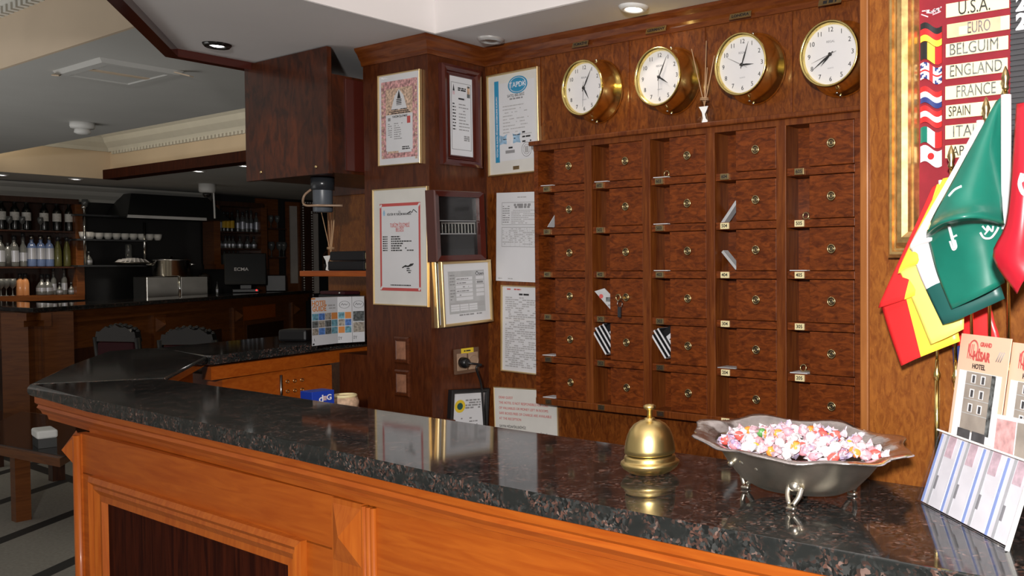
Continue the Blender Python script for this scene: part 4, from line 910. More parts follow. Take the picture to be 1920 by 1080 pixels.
def diffuser(p, sc, sticks, label, h=0.085):
    t = thing('reed_diffuser', label, 'reed diffuser', Matrix.Translation(p))
    r = 0.030*sc
    B().lathe([(1e-6, 0.001), (r, 0.001), (r*1.05, 0.006*sc), (r*1.05, h*0.62), (r*0.8, h*0.78), (r*0.42, h*0.88), (r*0.40, h), (r*0.46, h*1.02)], 24, None, cap0=False, cap1=False).done('bottle', M['glass'], t)
    B().lathe([(1e-6, 0.003), (r*0.92, 0.003), (r*0.95, h*0.28), (1e-6, h*0.28)], 20, None, cap0=False, cap1=False).done('oil', M['acrylic'], t)
    b = B(); b.M = Matrix.Rotation(YAW*0.9, 4, 'Z').inverted() if False else Matrix.Rotation(-YAW*0.8+PI, 4, 'Z')
    b.M = Matrix.Rotation(-YAW, 4, 'Z')
    q = [(-0.55, 0.62), (0.5, 0.66), (0.32, 0.5), (0.12, 0.36), (0.22, 0.2), (0.45, 0.1), (0.2, -0.02), (-0.25, 0.02), (-0.1, 0.2), (-0.22, 0.42)]
    b.prism([(x*r, y*h) for x, y in q], -0.001, 0.001); bb_ = b.bm
    rotm = Matrix.Rotation(-YAW, 4, 'Z') @ Matrix.Translation((0, -r*1.07, 0)) @ Matrix.Rotation(PI/2, 4, 'X')
    base = Matrix.Rotation(-YAW, 4, 'Z').inverted()
    for v in bb_.verts: v.co = rotm @ (base @ v.co)
    b.done('label', M['white'], t)
    b = B(Matrix.Translation((0, 0, h*0.95))); b.torus(r*0.46, 0.0022*sc, None, 0, 20, 6); b.torus(r*0.46, 0.002*sc, None, 0.005*sc, 20, 6); b.done('twine', M['reed'], t)
    for (dx, dy, L) in sticks:
        d = Vector((dx, dy, 1)).normalized()
        s0 = Vector((-dx*h*0.6, -dy*h*0.6, 0.01)); B().tube([s0, s0+d*L], 0.0017*sc, None, 6).done('reed', M['reed'], t)
    return t
p = at(1321, 229, 'Y', YW-0.047); p.z = RZ1+0.0065
diffuser(p, 0.92, [(-0.20, -0.10, 0.235), (0.02, 0.03, 0.255), (0.22, 0.05, 0.21), (0.10, 0.0, 0.17)], 'glass reed diffuser with a white bow label on top of the key rack', 0.083)
p = at(621, 498, 'Y', 2.27); p.z = zsf+0.001
diffuser(p, 1.05, [(-0.28, -0.05, 0.30), (-0.13, 0.02, 0.29), (0.05, 0.0, 0.30), (0.10, 0.03, 0.29), (0.16, 0.02, 0.26)], 'reed diffuser on the wooden shelf beside the black books', 0.10)

# hotel guide display box on the return counter
zR = CT+fzb(-3.75, 2.1)
gc = at(634, 643.5, 'Z', zR+0.002)
t = thing('booklet_box', 'white hotel guide booklet box printed with small photographs on the side counter', 'box', Matrix.Translation((gc.x, gc.y, CT+fzb(gc.x, gc.y)+0.001)))
gh = at(634, 557, 'Y', gc.y).z-t.location.z
ql = at(585, 650, 'Z', zR); qr = at(684, 640, 'Z', zR+0.003)
dL = Vector((ql.x-gc.x, ql.y-gc.y, 0)); dR = Vector((qr.x-gc.x, qr.y-gc.y, 0))
wl, wr = dL.length, dR.length; nL, nR = dL.normalized(), dR.normalized()
b = B(); bk = Vector((-0.080, 0.056, 0))
b.prism([(0, 0), (dR.x, dR.y), (dR.x+bk.x, dR.y+bk.y), (bk.x, bk.y), (dL.x+bk.x, dL.y+bk.y), (dL.x, dL.y)], 0, gh); b.done('box', M['paper'], t)
def face(dirv, w, flip):
    x = -dirv if flip else dirv; z = x.cross(Vector((0, 0, 1))); y = Vector((0, 0, 1))
    o_ = dirv*w if flip else Vector((0, 0, 0))
    return Matrix(((x.x, y.x, z.x, o_.x), (x.y, y.y, z.y, o_.y), (x.z, y.z, z.z, o_.z), (0, 0, 0, 1)))
PM = ['photoblue', 'phototeal', 'photostone', 'photodark', 'orange', 'photostone', 'phototeal', 'photoblue']
b = B(face(nL, wl, True)); z = 0.0006
text_into(b, 'HOTEL', wl*0.29, gh*0.88, z, gh*0.15, M['orange'], bold=0.0008, sx=wl*0.5/(gh*0.42)); text_into(b, 'GUIDE', wl*0.29, gh*0.765, z, gh*0.15, M['orange'], bold=0.0008, sx=wl*0.5/(gh*0.42))
b.box(0.0, wl*0.14, gh*0.97, gh*1.0, 0, 0.001, M['orange'])
dashes(b, wl*0.62, wl*0.90, gh*0.83, 0.006, z, M['inklight']); dashes(b, wl*0.58, wl*0.92, gh*0.77, 0.005, z, M['inklight']); text_into(b, '1.', wl*0.10, gh*0.12, z, gh*0.08, M['ink']); b.box(wl*0.03, wl*0.09, gh*0.015, gh*0.05, 0, 0.0006, M['ink'])
for r_ in range(3):
    for c_ in range(4): b.box(wl*(0.02+0.245*c_), wl*(0.25+0.245*c_), gh*(0.53-0.155*r_), gh*(0.67-0.155*r_), 0, 0.0006, M[('phototeal', 'photoblue', 'photostone', 'orange', 'photodark', 'photostone', 'photodark', 'phototeal', 'photostone', 'photoblue', 'photodark', 'phototeal')[r_*4+c_]])
b.done('printed_front', None, t)
b = B(face(nR, wr, False)); hw = wr*0.52
for x0_, x1_, l in ((0.0, 0.5, 'Klas'), (0.56, 1.0, 'Klas')):
    xm = wr*(x0_+x1_)/2; b.M = face(nR, wr, False) @ Matrix.Translation((xm, gh*0.83, 0)) @ Matrix.Diagonal((1, 0.72, 1, 1)); b.torus(wr*0.19, 0.0012, M['inkg'], 0.0006, 24, 5); b.M = face(nR, wr, False)
    b.tube(smooth([(xm-wr*0.12, gh*0.82, z), (xm-wr*0.07, gh*0.86, z), (xm-wr*0.03, gh*0.82, z), (xm+wr*0.02, gh*0.85, z), (xm+wr*0.06, gh*0.82, z), (xm+wr*0.12, gh*0.85, z)], 4), 0.0008, M['ink'], 5)
    for r_ in range(3):
        if x0_ == 0.0:
            for c_ in range(2): b.box(wr*(0.02+0.25*c_), wr*(0.25+0.25*c_), gh*(0.53-0.155*r_), gh*(0.67-0.155*r_), 0, 0.0006, M[('phototeal', 'orange', 'photostone', 'photoblue', 'orange', 'phototeal')[r_*2+c_]])
    if x0_ > 0:
        b.box(wr*0.57, wr*0.99, gh*0.46, gh*0.68, 0, 0.0006, M['photodark']); b.box(wr*0.57, wr*0.99, gh*0.22, gh*0.44, 0, 0.0006, M['photostone'])
    text_into(b, 'İT', wr*(x0_+0.08), gh*0.10, z, gh*0.08, M['ink'])
b.box(wr*0.525, wr*0.54, 0, gh, 0, 0.0008, M['inkg']); b.done('printed_side', None, t)
# black box left of it and the maroon folder behind
p = at(550, 640, 'Z', zR); p = Vector((p.x, p.y, CT+fzb(p.x, p.y)))
o = B().box(-0.05, 0.075, -0.03, 0.06, 0.001, 0.052, None, 0.01).done('card_terminal', M['black']); o.matrix_world = Matrix.Translation(p) @ Matrix.Rotation(0.5, 4, 'Z'); tag(o, 'low black desk gadget left of the hotel guide box', 'gadget')
pf = Vector((-3.885, 2.405, CT+fzb(-3.7, 2.39)))
t = thing('storage_box', 'tall black box standing behind the hotel guide box', 'box', Matrix.Translation(pf))
zt_ = at(630, 553, 'Y', 2.36).z-pf.z
B().box(-0.10, 0.10, -0.035, 0.048, 0.001, zt_, None, 0.004).done('box', M['blackmatte'], t)
t = thing('wallet', 'maroon leather folder with a shiny clasp lying on the tall black box', 'folder', Matrix.Translation(pf+Vector((0, 0, zt_+0.001))))
B().box(-0.08, 0.11, -0.04, 0.04, 0, 0.016, None, 0.005).done('cover', M['maroon'], t)
b = B(Matrix.Translation((0.08, -0.04, 0.008))); b.ball((0, 0, 0), 0.006, None); b.done('clasp', M['chrome'], t)
# low desk behind the counter, blue carton and woven pot
t = thing('back_desk', 'brown low desk behind the counter', 'desk', Matrix.Translation((-2.95, 1.82, 0)))
B().box(-0.38, 0.38, -0.18, 0.2, 0.86, 0.90, None, 0.004).done('desktop', M['pillar'], t)
for sx in (-1, 1): B().box(sx*0.36-0.015, sx*0.36+0.015, -0.17, 0.19, 0, 0.86).done('side', M['pillar'], t)
XC = -2.90
yA_, yB_ = at(585, 745, 'X', XC).y, at(627, 745, 'X', XC).y
xL_ = at(563, 745, 'Y', yA_).x; hb = at(627, 730.5, 'X', XC).z-0.901
t = thing('carton', 'blue carton with a white base on the desk behind the counter', 'box', Matrix.Translation((XC, yA_, 0.901)))
L_ = yB_-yA_; w2 = XC-xL_
B().box(-w2, 0, 0, L_, hb*0.42, hb, None, 0.002).done('lid', M['bluebox'], t)
B().box(-w2*0.98, -0.001, 0.001, L_-0.001, 0, hb*0.42).done('base', M['white'], t)
b = B(Matrix(((0, 0, 1, 0), (1, 0, 0, 0), (0, 1, 0, 0), (0, 0, 0, 1)))); text_into(b, 'd', L_*0.40, hb*0.76, 0.0006, 0.034, M['fwhite'], bold=0.0006); text_into(b, 'G', L_*0.76, hb*0.78, 0.0006, 0.026, M['fwhite'], bold=0.0006)
b.box(L_*0.50, L_*0.64, hb*0.70, hb*0.84, 0.0002, 0.0005, M['leafrose']); b.done('lettering', None, t)
pw = at(646, 742, 'Y', 1.865)
t = thing('woven_pot', 'small round woven pot with a pale rim beside the blue carton', 'pot', Matrix.Translation((pw.x, 1.865, 0.901)))
hp = pw.z-0.901
b = B(); b.lathe([(0.030, 0.0), (0.045, hp*0.4), (0.048, hp*0.7), (0.040, hp*0.95), (0.034, hp)], 28, None, rmod=lambda a, r, z: 1+0.05*math.cos(9*a+z*140)); b.done('basket', M['wicker'], t)
b = B(); b.torus(0.036, 0.006, None, hp, 24, 8); b.lathe([(1e-6, hp-0.002), (0.034, hp-0.002)], 20, None, cap0=False, cap1=False); b.done('rim', M['plate'], t)

# ------------------------------------------------------------------ bell, bowl, sweets
bp = at(1210, 889, 'Z', CT)
t = thing('desk_bell', 'polished brass desk bell with a push button on the granite counter', 'bell', Matrix.Translation((bp.x, bp.y+0.012, CT+0.0005)))
B().lathe([(0.028, 0), (0.035, 0.003), (0.044, 0.010), (0.0475, 0.0155), (0.0475, 0.0185), (0.044, 0.021), (0.041, 0.022), (0.042, 0.026), (0.0405, 0.029), (0.037, 0.030), (0.036, 0.033)], 56).done('base', M['bellbrass'], t)
B().lathe([(0.0395, 0.0325), (0.0412, 0.034), (0.0408, 0.041), (0.0392, 0.052), (0.0365, 0.062), (0.0325, 0.071), (0.026, 0.079), (0.017, 0.0845), (0.0085, 0.0865), (0.0085, 0.089), (0.005, 0.090)], 56, None, cap0=False).done('dome', M['bellbrass'], t)
B().lathe([(0.0045, 0.089), (0.0042, 0.101), (0.0065, 0.103), (0.0100, 0.1055), (0.0102, 0.1085), (0.007, 0.111), (1e-6, 0.1118)], 24).done('button', M['bellbrass'], t)

BC = Vector((-0.650, 1.105, CT))
t = thing('bowl', 'oval silver bowl with a scalloped rim on four little feet, heaped with sweets', 'bowl', Matrix.Translation(BC))
def wav(a, r, z):
    k = max(0.0, (r-0.118)/0.05); return 1+k*(0.035*math.cos(8*a)+0.02*math.cos(16*a+1))
def rimz(a): return 0.003*math.cos(8*a+0.6)+0.008*math.sin(a)+0.006*(1-math.cos(a))-0.004
ysc = 0.56
def bowlmesh(prof, m, nm):
    b = B(); seg = 96; rings = []
    for (r, z) in prof:
        k = max(0.0, (r-0.115)/0.055)
        rings.append([b.v((r*wav(2*PI*i/seg, r, z)*math.cos(2*PI*i/seg), r*wav(2*PI*i/seg, r, z)*math.sin(2*PI*i/seg)*(ysc+0.04*k), z+k*rimz(2*PI*i/seg))) for i in range(seg)])
    for i in range(len(rings)-1):
        for k in range(seg): b.f([rings[i][k], rings[i][(k+1) % seg], rings[i+1][(k+1) % seg], rings[i+1][k]], None, True)
    if prof[0][0] < 0.06: b.f(rings[0])
    return b.done(nm, m, t, recalc=True)
bowlmesh([(0.040, 0.010), (0.070, 0.013), (0.094, 0.024), (0.114, 0.044), (0.129, 0.063), (0.138, 0.075)], M['silver'], 'body')
bowlmesh([(0.137, 0.075), (0.150, 0.080), (0.163, 0.084), (0.172, 0.084), (0.174, 0.082), (0.170, 0.0815), (0.150, 0.077), (0.135, 0.072)], M['silverrim'], 'rim')
bowlmesh([(0.040, 0.013), (0.068, 0.016), (0.091, 0.027), (0.111, 0.047), (0.126, 0.065), (0.135, 0.0745)], M['silver'], 'lining')
for (sx, sy) in ((0.027, -0.060), (-0.088, 0.000), (0.062, 0.045), (-0.030, 0.060)):
    px_, py_ = sx, sy
    b = B(); tx = Vector((px_*0.97, py_*0.86, 0.028)); f0 = Vector((px_*1.03, py_*1.08, 0.003))
    for s_ in (-1, 1): b.tube(smooth([tx+Vector((s_*0.010, 0, 0)), tx*0.5+f0*0.5+Vector((s_*0.009, 0, 0.002)), f0+Vector((s_*0.003, 0, 0.004))], 4), 0.0045, None, 8, 0.0036)
    b.box(f0.x-0.007, f0.x+0.007, f0.y-0.005, f0.y+0.005, 0.0003, 0.005, None, 0.002); b.ball((tx.x, tx.y, 0.030), 0.009, None, 10); b.done('foot', M['silver'], t)
b = B()
for k in range(5):
    a = -PI/2+0.25*(k-2); b.ball((0.105*math.cos(a)*1.0-0.03, 0.105*math.sin(a)*ysc-0.002, 0.050+0.006*(k % 2)), 0.005, None, 8)
b.done('bead_ornament', M['silver'], t)
# individually wrapped sweets: prototypes, then copies
SW = []
cnames = ['red', 'orange', 'yellow', 'green', 'pink', 'white']; wn = ['clear', 'pink', 'lilac', 'white']
def sweet_meshes(ci, wi, seed):
    r_ = random.Random(seed)
    b = B(); b.ball((0, 0, 0), 0.0085, None, 12, 0.8, 1.15, 0.95); core = b.done('candy', CN[ci])
    b = B()
    for sg in (-1, 1):
        n = 9; ring0 = []; ring1 = []
        for k in range(n):
            a = 2*PI*k/n; q = 0.0075*r_.uniform(0.7, 1.3)
            ring0.append(b.v((sg*0.0085, 0.0022*math.cos(a), 0.0022*math.sin(a))))
            ring1.append(b.v((sg*(0.018+r_.uniform(-0.003, 0.003)), q*math.cos(a)*1.2, q*math.sin(a)*0.6)))
        for k in range(n): b.f([ring0[k], ring0[(k+1) % n], ring1[(k+1) % n], ring1[k]])
    for k in range(3):
        a = r_.uniform(0, 6.3); q = [Vector((r_.uniform(-0.010, 0.010), 0.0095*math.cos(a+j*0.8), 0.0085*math.sin(a+j*0.8))) for j in range(4)]
        b.f([b.v(x) for x in q])
    wrap = b.done('wrapper', WR[wi], recalc=False)
    return core, wrap
protos = []
for ci in range(6):
    for wi in (0, 1, 2, 3):
        if (ci+wi) % 2: continue
        c, w_ = sweet_meshes(ci, wi, ci*7+wi); protos.append((ci, wi, c.data, w_.data)); bpy.data.objects.remove(c); bpy.data.objects.remove(w_)
SG = 'wrapped sweets heaped in the silver bowl'
pts = []; tries = 0
while len(pts) < 104 and tries < 9000:
    tries += 1
    a = rnd.uniform(0, 2*PI); q = math.sqrt(rnd.random())
    x = 0.122*q*math.cos(a); y = 0.063*q*math.sin(a)
    lay = 0 if len(pts) < 62 else 1
    z = 0.0725+0.010*(1-q*q)+0.0135*lay - (0.008*q if lay else 0)+rnd.uniform(-0.002, 0.003)
    if lay and q > 0.93: continue
    pv = Vector((x, y, z))
    if all((pv-o_).length > 0.0142 for o_ in pts): pts.append(pv)
wt = {0: 3, 1: 4, 2: 1, 3: 1, 4: 6, 5: 8}
seq = [p_ for p_ in protos for _ in range(wt[p_[0]])]
for pv in pts:
    ci, wi, cm, wm = rnd.choice(seq)
    mt = Matrix.Translation(BC+pv) @ Matrix.Rotation(rnd.uniform(0, 6.28), 4, 'Z') @ Matrix.Rotation(rnd.uniform(-0.5, 0.5), 4, 'Y') @ Matrix.Rotation(rnd.uniform(0, 3), 4, 'X')
    tt = thing('sweet', '%s sweet twisted in a shiny %s wrapper, in the silver bowl' % (cnames[ci], wn[wi]), 'sweet', mt, SG+', %s in %s' % (cnames[ci], wn[wi]))
    link('candy', cm, tt); link('wrapper', wm, tt)

# ------------------------------------------------------------------ exchange board in a gold frame
bl = at(1656, 483, 'Y', 1.222)
X0, Z0 = bl.x, bl.z; X1, Z1 = 0.30, 2.05
cxm, czm = (X0+X1)/2, (Z0+Z1)/2; w, h = X1-X0, Z1-Z0
t = thing('exchange_board', 'red currency board in a wide gold frame on the right hand panel wall', 'sign', Matrix.Translation((cxm, YD-0.0005, czm)) @ Matrix.Rotation(PI/2, 4, 'X'))
B().frame(w, h, [(0, 0), (0, 0.018), (0.005, 0.024), (0.009, 0.024), (0.011, 0.019), (0.014, 0.019), (0.016, 0.026), (0.022, 0.034), (0.030, 0.036), (0.038, 0.031), (0.041, 0.022), (0.044, 0.022), (0.046, 0.017), (0.049, 0.010)], None).done('frame', M['gold'], t)
zb = 0.012
B().box(-w/2+0.04, w/2-0.04, -h/2+0.04, h/2-0.04, 0.001, zb).done('board', M['boardred'], t)
TI = t.matrix_world.inverted(); YB_ = YD-0.0005-zb
def onb(u, v, dz=0.0): q = TI @ at(u, v, 'Y', YB_-dz); return q.x, q.y
xr0 = onb(1896, 60)[0]
b = B(); y = -h/2+0.05
while y < h/2-0.05:
    b.box(xr0, w/2-0.05, y, y+0.0045, zb, zb+0.004); y += 0.0075
b.box(xr0, w/2-0.05, -h/2+0.05, h/2-0.05, zb-0.001, zb+0.0015); b.done('letter_panel', M['rubber'], t)
b = B()
for (u, v) in ((1917, 8), (1917, 43)): x, y = onb(u, v); text_into(b, '2', x, y, zb+0.0045, 0.030, M['fwhite'], bold=0.0015)
b.done('numerals', None, t)
PL = (('U.S.A.', (1774.4, 6), (1892.5, -8), (1892, 16), (1775, 32), 0.0245), ('EURO', (1777, 44), (1894, 30.5), (1893.5, 58), (1776, 70), 0.021), ('BELGUIM', (1774, 81.5), (1891, 68), (1891, 95), (1774, 106.5), 0.0215),
      ('ENGLAND', (1774, 121.6), (1890, 110), (1889.5, 136), (1774, 147.7), 0.0215), ('FRANCE', (1773, 162), (1890.5, 150), (1890.5, 176), (1773, 187.4), 0.0215), ('SPAIN', (1774, 198), (1890, 187), (1890, 212), (1774, 223.5), 0.0185),
      ('ITALY', (1773, 237), (1890, 225), (1890, 250), (1773, 263), 0.0215), ('JAPAN', (1773, 275), (1890, 262), (1890, 287), (1773, 299), 0.0185))
for (nm, a, b2, c, d, sz) in PL:
    qs = [Vector(onb(*p_)) for p_ in (a, b2, c, d)]; cc = sum(qs, Vector((0, 0)))/4; ww = (qs[1]-qs[0]).length; hh = (qs[0]-qs[3]).length
    pl = B().box(cc.x-ww/2, cc.x+ww/2, cc.y-hh/2, cc.y+hh/2, zb, zb+0.002, None, 0.0006).done('country_plate', M['plate'], t)
    b = B()
    if nm == 'EURO':
        b.box(cc.x-ww/2, cc.x+ww*0.36, cc.y-hh*0.47, cc.y+hh*0.47, zb+0.0021, zb+0.0024, M['tape'])
        b.box(cc.x-ww*0.30, cc.x-ww*0.16, cc.y-hh*0.40, cc.y+hh*0.20, zb+0.0024, zb+0.0026, M['plate'])
    sp = {'U.S.A.': (1798, 1858), 'EURO': (1815, 1858), 'BELGUIM': (1782, 1873), 'ENGLAND': (1782, 1880), 'FRANCE': (1794, 1868), 'SPAIN': (1780, 1821), 'ITALY': (1787, 1850), 'JAPAN': (1781, 1838)}[nm]
    xa_, xb2 = onb(sp[0], a[1]+10)[0], onb(sp[1], a[1]+6)[0]; me_ = text_mesh(nm, sz*1.12, 0.0003); xs_ = [v.co.x for v in me_.vertices]; sx_ = (xb2-xa_)/(max(xs_)-min(xs_)); bpy.data.meshes.remove(me_)
    off = {'SPAIN': -0.24, 'JAPAN': -0.22, 'ITALY': -0.16, 'FRANCE': 0.0, 'U.S.A.': 0.0, 'EURO': 0.05}.get(nm, -0.03)
    text_into(b, nm, (xa_+xb2)/2, cc.y-0.0005, zb+0.0028, sz*1.12, M['ink'] if nm in ('U.S.A.', 'SPAIN', 'JAPAN') else M['photodark'], bold=0.0, sx=sx_)
    b.done('lettering', None, pl)
def badge(v0, v1, cols, vert=False, disc=None, uk=False):
    x0, y1 = onb(1727, v0); x1, y0 = onb(1767, v1+4); y1 = y1-0.002; n = 12; b = B(); H = (y1-y0)*0.80
    def P(i, j, z): s_ = i/n; return (x0+(x1-x0)*s_, y1-H*j-0.007*s_+0.0035*math.sin(s_*6.3), z+0.0008*math.sin(s_*6.3))
    nr = 3 if not uk else 9
    for i in range(n):
        for j in range(nr):
            q = cols[min(2, (i*3)//n)] if vert else cols[j % 3] if not uk else None
            if uk:
                s_, tt_ = (i+0.5)/n, (j+0.5)/nr
                q = 'fred' if abs(s_-0.5) < 0.09 or abs(tt_-0.5) < 0.10 else 'fwhite' if abs(s_-0.5) < 0.17 or abs(tt_-0.5) < 0.2 or abs(abs(s_-0.5)-abs(tt_-0.5)) < 0.09 else 'fnavy'
            vs = [b.v(P(i+a_, (j+b_)/nr, zb+0.0025)) for a_, b_ in ((0, 0), (0, 1), (1, 1), (1, 0))]; b.f(vs, M[q])
            lo_ = [b.v(P(i+a_, (j+b_)/nr, zb)) for a_, b_ in ((0, 0), (0, 1), (1, 1), (1, 0))]
            if j == 0: b.f([vs[3], vs[0], lo_[0], lo_[3]], M['oldbrass'])
            if j == nr-1: b.f([vs[1], vs[2], lo_[2], lo_[1]], M['oldbrass'])
            if i == 0: b.f([vs[0], vs[1], lo_[1], lo_[0]], M['oldbrass'])
            if i == n-1: b.f([vs[2], vs[3], lo_[3], lo_[2]], M['oldbrass'])
    if disc:
        q = P(6, 0.5, zb+0.0028); b.M = Matrix.Translation(q); b.lathe([(H*0.22, 0), (H*0.22, 0.0008)], 16, M[disc])
    b.done('flag_badge', None, t, recalc=False)
badge(44, 80, ('fblack', 'fred', 'fyellow')); badge(80, 113, ('fblack', 'fyellow', 'fred'), True); badge(118, 150, (), uk=True)
badge(163, 195, ('fred', 'fwhite', 'fnavy')); badge(199, 232, ('fred', 'fwhite', 'fred')); badge(238, 270, ('fgreen', 'fwhite', 'fred'), True); badge(273, 306, ('fwhite', 'fwhite', 'fwhite'), disc='fred')
b = B(); x, y = onb(1745, 18)
for k in range(9): o2 = b.M; b.M = Matrix.Translation((x+rnd.uniform(-0.010, 0.012), y+rnd.uniform(-0.008, 0.006), zb)) @ Matrix.Rotation(rnd.uniform(-0.6, 0.6), 4, 'Z'); b.box(-0.006, 0.006, -0.0008, 0.0008, 0, 0.0003); b.M = o2
b.done('glue_mark', M['leafrose'], t)

# ------------------------------------------------------------------ table flags on brass poles
from mathutils.bvhtree import BVHTree
FY = 1.2145
def cloth(rows, matf, n=4):
    """rows of (u, v, Y) control points, top to bottom -> a smooth cloth with thickness"""
    G = [[at(u, v, 'Y', y) for (u, v, y) in r] for r in rows]
    def cat(a, k):
        o_ = []
        for i in range(len(a)-1):
            p0, p1, p2, p3 = a[max(i-1, 0)], a[i], a[i+1], a[min(i+2, len(a)-1)]
            for q in range(k):
                s_ = q/k; o_.append(0.5*((2*p1)+(p2-p0)*s_+(2*p0-5*p1+4*p2-p3)*s_*s_+(3*p1-p0-3*p2+p3)*s_**3))
        return o_+[a[-1]]
    R1 = [cat(r, n) for r in G]; Cn = len(R1[0])
    cols = [cat([r[i] for r in R1], n) for i in range(Cn)]; Rn = len(cols[0])
    b = B(); V = [[b.v(cols[i][j]) for i in range(Cn)] for j in range(Rn)]
    for j in range(Rn-1):
        for i in range(Cn-1): b.f([V[j][i], V[j][i+1], V[j+1][i+1], V[j+1][i]], M[matf(i/(Cn-1), j/(Rn-1))], True)
    tree = BVHTree.FromBMesh(b.bm)
    return b, tree
def tree_hit(tree, u, v):
    d = ray(u, v).normalized(); h = tree.ray_cast(CAM, d)
    return None if h[0] is None else h[0]-d*0.0012
def flag(label, rows, matf, pole_u, pole_v, top_v, sleeve=None, sleeve_top=None, emblem=None, y=FY, grp=None, n=4):
    b, tree = cloth(rows, matf, n)
    p = at(pole_u, pole_v, 'Y', y); zt_ = at(pole_u, top_v, 'Y', y).z
    t = thing('table_flag', label, 'flag', Matrix.Translation((p.x, y, CT+0.0455)))
    L = zt_-CT-0.0455
    ly = 0.030 if y < 1.218 and y > 1.15 else 0.0; bb = B(Matrix(((1, 0, 0, 0), (0, 1, -ly/L, ly), (0, 0, 1, 0), (0, 0, 0, 1)))); bb.tube([(0, 0, -0.02), (0, 0, 0.12)], 0.0042, None, 10); bb.lathe([(0.0042, 0.12), (0.006, 0.125), (0.006, 0.130), (0.0035, 0.136), (0.003, 0.15)], 12, None, cap0=False); bb.tube([(0, 0, 0.14), (0, 0, L)], 0.0026, None, 10)
    bb.done('pole', M['brass'], t)
    bb = B(); bb.lathe([(0.0026, L-0.004), (0.0055, L), (0.0030, L+0.006), (0.0062, L+0.014), (0.0040, L+0.022), (0.0008, L+0.030)], 14); bb.done('finial', M['oldbrass'], t)
    c = b.done('cloth', None, t, recalc=False); c.matrix_parent_inverse = t.matrix_world.inverted()
    sm = c.modifiers.new('thickness', 'SOLIDIFY'); sm.thickness = 0.0012; sm.offset = 0
    if sleeve:
        u0, u1, v0, v1, sy = sleeve; a = at((u0+u1)/2, v0, 'Y', sy); e = at((u0+u1)/2, v1, 'Y', sy); r_ = (at(u1, v0, 'Y', sy)-at(u0, v0, 'Y', sy)).length/2
        s_ = B().tube([a, (a+e)/2, e], r_, None, 14).done('sleeve', M['fwhite'], t); s_.matrix_parent_inverse = t.matrix_world.inverted()
    if emblem:
        for (pts_, rr) in emblem:
            q = []
            for w_ in smooth([Vector((u, v, 0)) for u, v in pts_], 4):
                hit = tree_hit(tree, w_.x, w_.y)
                if hit is not None: q.append(hit)
            if len(q) > 1:
                e_ = B().tube(q, rr, None, 6).done('emblem', M['fwhite'], t); e_.matrix_parent_inverse = t.matrix_world.inverted()
    return t
yg = 1.135
flag('deep green table flag with white script and a curled lower edge',
     [[(1868, 190, 1.19), (1871, 188, 1.19), (1873, 186, 1.19), (1875, 184, 1.19), (1877, 182, 1.19)],
      [(1825, 268, 1.17), (1840, 264, 1.165), (1855, 262, 1.17), (1866, 260, 1.18), (1878, 260, 1.19)],
      [(1783, 345, 1.15), (1808, 338, 1.14), (1832, 332, 1.145), (1856, 330, 1.16), (1878, 332, 1.18)],
      [(1750, 405, 1.14), (1780, 392, 1.125), (1812, 383, 1.125), (1846, 378, 1.145), (1879, 382, 1.17)],
      [(1737, 438, 1.145), (1763, 420, 1.108), (1800, 409, 1.098), (1840, 408, 1.115), (1882, 418, 1.155)],
      [(1741, 452, 1.172), (1767, 428, 1.150), (1802, 416, 1.142), (1842, 414, 1.152), (1884, 424, 1.176)],
      [(1757, 513, 1.175), (1786, 500, 1.165), (1820, 489, 1.158), (1852, 479, 1.162), (1878, 472, 1.178)],
      [(1784, 580, 1.172), (1808, 569, 1.165), (1834, 557, 1.162), (1860, 544, 1.166), (1884, 530, 1.176)]],
     lambda a, b_: 'fgreen', 1884, 560, 165, (1877, 1896, 178, 430, 1.178), None,
     [([(1779, 368), (1790, 356), (1803, 349)], 0.0018), ([(1779, 422), (1785, 445), (1791, 466)], 0.0024), ([(1781, 452), (1787, 468), (1793, 463), (1790, 450)], 0.0016), ([(1783, 447), (1794, 441)], 0.0014),
      ([(1838, 436), (1845, 446), (1858, 446), (1868, 434), (1872, 426)], 0.0016), ([(1842, 424), (1850, 432), (1852, 424), (1860, 434), (1862, 424)], 0.0014), ([(1846, 440), (1856, 428)], 0.0012)])
flag('white and dark green table flag hanging behind the deep green one',
     [[(1828, 240, 1.195), (1836, 234, 1.195), (1843, 228, 1.196)],
      [(1786, 320, 1.185), (1815, 314, 1.185), (1845, 310, 1.195)],
      [(1737, 405, 1.175), (1785, 398, 1.172), (1846, 395, 1.19)],
      [(1707, 459, 1.172), (1745, 446, 1.165), (1846, 440, 1.185)],
      [(1711, 474, 1.182), (1747, 460, 1.178), (1846, 452, 1.188)],
      [(1727, 522, 1.184), (1758, 506, 1.178), (1858, 478, 1.185)],
      [(1768, 609, 1.18), (1802, 597, 1.175), (1884, 560, 1.182)]],
     lambda a, b_: 'fdgreen' if b_ > 0.84 else 'fwhite', 1848, 560, 222, (1831, 1845, 226, 300, 1.198))
flag('yellow table flag hanging between the white and the red striped ones',
     [[(1768, 335, 1.20), (1782, 332, 1.20), (1797, 330, 1.20)],
      [(1733, 405, 1.19), (1765, 400, 1.19), (1800, 398, 1.20)],
      [(1686, 504, 1.183), (1712, 490, 1.180), (1800, 470, 1.195)],
      [(1691, 517, 1.192), (1715, 503, 1.19), (1800, 482, 1.198)],
      [(1716, 575, 1.194), (1748, 560, 1.19), (1808, 540, 1.196)],
      [(1745, 646, 1.19), (1775, 633, 1.187), (1807, 617, 1.192)]],
     lambda a, b_: 'flemon' if b_ > 0.42 else 'fyellow', 1815, 610, 330)
